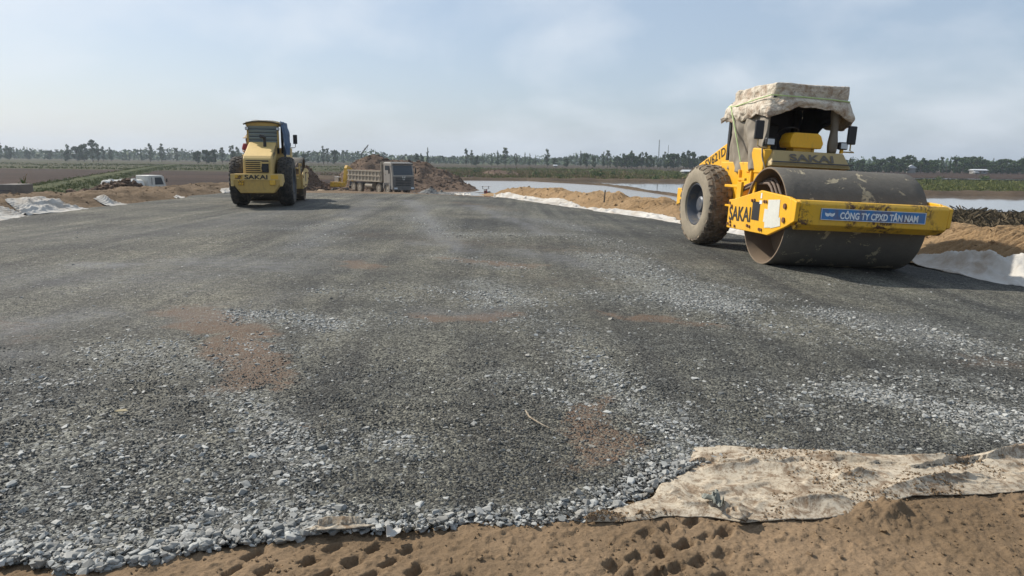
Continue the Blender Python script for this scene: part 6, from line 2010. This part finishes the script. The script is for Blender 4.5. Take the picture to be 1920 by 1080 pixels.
LG = 'trees beyond the brown fields'
for a in [('tall', 131, 470, 33, 0.9), ('bushy', 147, 470, 30, 0.8), ('bushy', 160, 460, 33, 0.8), ('tall', 176, 450, 42, 1.1), ('tall', 186, 455, 37, 1.0), ('tall', 196, 470, 28, 0.9), ('tall', 210, 480, 26, 1.1), ('slim', 245, 560, 20, 1), ('slim', 267, 520, 24, 0.8),
          ('tall', 284, 470, 34, 0.9), ('tall', 305, 470, 34, 1.0), ('tall', 333, 520, 26, 1.0), ('bushy', 372, 400, 26, 0.8), ('bushy', 388, 400, 28, 0.8), ('bushy', 402, 405, 27, 0.8), ('tall', 418, 440, 30, 1.0), ('tall', 437, 430, 36, 1.0), ('tall', 447, 450, 30, 1.0), ('bushy', 20, 520, 24, 0.9), ('tall', 2, 480, 34, 1.0), ('bushy', -15, 480, 30, 1), ('bushy', 55, 560, 18, 1.0), ('bushy', 95, 540, 18, 1), ('slim', 55, 600, 22, 1), ('palm', 118, 520, 20, 1), ('bushy', 128, 430, 22, 0.7), ('slim', 30, 560, 22, 1),
          ('bushy', 555, 420, 24, 0.9), ('bushy', 572, 420, 22, 0.9), ('slim', 597, 480, 22, 1), ('tall', 607, 440, 34, 0.8), ('tall', 615, 460, 30, 0.8), ('bushy', 628, 430, 30, 0.55), ('slim', 645, 560, 18, 1),
          ('bushy', 782, 430, 23, 0.55), ('bushy', 791, 440, 24, 0.55), ('slim', 802, 430, 34, 0.8), ('tall', 874, 440, 32, 0.8), ('tall', 884, 450, 29, 0.8), ('bushy', 893, 430, 22, 0.7), ('slim', 905, 560, 22, 0.9), ('slim', 922, 460, 24, 1.0), ('slim', 933, 440, 30, 1.0), ('tall', 947, 430, 36, 1.0), ('tall', 967, 470, 25, 0.9), ('slim', 984, 540, 25, 0.9), ('slim', 993, 470, 24, 1.0), ('slim', 1004, 520, 20, 1.0), ('tall', 1026, 420, 36, 0.9), ('bushy', 1040, 460, 17, 1.0), ('bushy', 1062, 430, 17, 1.0), ('slim', 1088, 450, 30, 1.0), ('bushy', 1098, 430, 30, 0.55), ('bushy', 1112, 420, 22, 0.7), ('slim', 1131, 430, 30, 1.0), ('tall', 1139, 430, 33, 0.9)]:
    tree(*a)
# continuous belt on the right
KW = {'bushy': 'broad bushy', 'slim': 'slim upright', 'tall': 'tall open crowned'}
bl_ = 'tree standing in the dense tree belt behind the ponds'
for px in range(1146, 1330, 7):
    kd = random.choice(['bushy', 'bushy', 'slim', 'tall'])
    tree(kd, px + random.uniform(-4, 4), random.uniform(400, 440), random.uniform(20, 33), 0.85, KW[kd] + ' ' + bl_, kd + ' trees of the dense belt')
tree('tall', 1289, 395, 36, 0.8, 'tallest open crowned tree of the dense belt, just behind the roller hood')
bl2 = 'tree in the dense belt behind the brown field and water strip'
for px in range(1585, 2010, 8):
    kd = random.choice(['bushy', 'bushy', 'bushy', 'slim', 'tall'])
    tree(kd, px + random.uniform(-5, 5), random.uniform(345, 385), random.uniform(22, 33), 0.95, KW[kd] + ' ' + bl2, kd + ' trees of the right dense belt')
for px in range(1590, 2010, 11):
    tree('bushy', px + random.uniform(-5, 5), random.uniform(335, 345), random.uniform(13, 20), 1.1, 'low bushy tree at the foot of the dense belt', 'low trees of the right dense belt')
for px in (1640, 1725, 1775, 1880, 1900):
    tree('palm', px, 338, random.uniform(18, 26), 0.8)
tree('spreading', 1828, 372, 32, 0.9)
tree('bushy', 1915, 350, 36, 0.9, 'tallest bushy tree of the dense belt behind the brown field')

# the hazy wood along the horizon: reads as one mass
n = 60000
wx = rng.uniform(-1250, 1250, n); wy = rng.uniform(600, 1000, n)
prof = 3.2 + 15.0 * fbm(wx * 0.03, wy * 0.006, 4, 401) ** 2.2
wz = FIELD_Z + prof * rng.uniform(0.0, 1.0, n) ** 0.8
a = rng.normal(0, 1, (n, 3)); a /= np.linalg.norm(a, axis=1)[:, None]
b = np.cross(a, rng.normal(0, 1, (n, 3))); b /= np.linalg.norm(b, axis=1)[:, None]
s = rng.uniform(0.8, 2.0, n)[:, None]
P = np.stack([wx, wy, wz], -1)
V = np.stack([P - a * s, P + b * s * 0.7, P + a * s, P - b * s * 0.7], 1).reshape(-1, 3)
wood = tag(link('distant_wood', np_mesh('distant_wood', V, np.arange(n * 4).reshape(-1, 4)), M['leaf_dark']), kind='stuff')
wood['label'] = 'hazy band of distant woodland along the horizon'

# shrubs one can tell apart in the weeds
SHR = []
for v in range(3):
    cl = [((random.uniform(-0.5, 0.5), random.uniform(-0.5, 0.5), random.uniform(0.3, 1.0)), (0.45, 0.45, 0.4)) for k in range(9)]
    V, F = leaf_cloud(cl, 120, 0.12, 700 + v)
    me = np_mesh('crown', V, F); me.materials.append(M['leaf_mid']); SHR.append(me)
for i, (px, py, Y, h) in enumerate([(1118, 322, 165, 2.4), (830, 326, 120, 1.6), (845, 322, 130, 1.5), (1005, 322, 175, 1.6), (1048, 324, 160, 1.4), (1180, 328, 150, 1.2), (1230, 330, 150, 1.3), (1760, 340, 175, 1.6), (1846, 338, 172, 1.8), (895, 318, 200, 1.8), (955, 320, 190, 1.5), (1265, 326, 160, 1.2), (1150, 320, 190, 1.6), (1075, 320, 185, 1.5)]):
    p = at(px, py, Y)
    r_ = empty('shrub', (p.x, Y, FIELD_Z - 0.1), random.uniform(0, 6), 'round green shrub growing among the weeds beyond the ponds', 'shrub', 'shrubs beyond the ponds')
    r_.scale = (h / 1.4 * 1.2, h / 1.4 * 1.2, h / 1.4)
    link('crown', SHR[i % 3], None, r_)


# houses and sheds
def house(px, py, Y, w, d, h, rh, yaw, label, name='house'):
    p = at(px, py, Y)
    root = empty(name, (p.x, Y, FIELD_Z - 0.1), yaw, label, 'building')
    MB().box((0, 0, h / 2), (w, d, h)).build('wall', M['wall_pale'], root)
    rf = MB().prism([(-d / 2 - 0.4, h), (0, h + rh), (d / 2 + 0.4, h), (d / 2 + 0.4, h - 0.12), (-d / 2 - 0.4, h - 0.12)], -w / 2 - 0.4, w / 2 + 0.4, 'x').build('roof', M['roof_metal'], root)
    for s in (-1, 1):
        MB().box((s * w * 0.28, -d / 2 - 0.01, h * 0.55), (w * 0.14, 0.06, h * 0.35)).build('window', M['glass'], root)
    MB().box((0, -d / 2 - 0.01, h * 0.38), (w * 0.12, 0.06, h * 0.72)).build('door', M['wood'], root)


house(1709, 312, 338, 2.4, 3.4, 2.4, 1.4, R(70), 'small house with pale gable roof among the dense belt trees')
house(1835, 316, 333, 6.6, 3, 1.7, 0.5, R(4), 'long low shed with pale roof before the dense belt trees', 'shed')
house(1829, 322, 331, 1.3, 1.3, 0.8, 0.3, R(10), 'tiny white hut in front of the long low shed', 'hut')
house(1288, 321, 230, 2.6, 2.2, 1.0, 0.5, R(10), 'small hut with pale roof in the green field behind the roller', 'hut')
house(1041, 307, 440, 1.6, 1.6, 0.9, 0.5, R(20), 'small pale house half hidden in the hazy tree line beyond the ponds')

# ------------------------------------------------------------------ haze
hz = MB().box((0, 1100, 36.0), (6600, 4700, 82)).build('haze', None)
hm = bpy.data.materials.new('haze'); hm.use_nodes = True
hm.node_tree.nodes.clear()
ho = hm.node_tree.nodes.new('ShaderNodeOutputMaterial')
hv = hm.node_tree.nodes.new('ShaderNodeVolumePrincipled')
hv.inputs['Color'].default_value = (0.78, 0.88, 1.0, 1)
hv.inputs['Density'].default_value = 0.00026
hv.inputs['Anisotropy'].default_value = 0.2
hm.node_tree.links.new(hv.outputs[0], ho.inputs['Volume'])
hz.data.materials.append(hm)
tag(hz, kind='stuff')
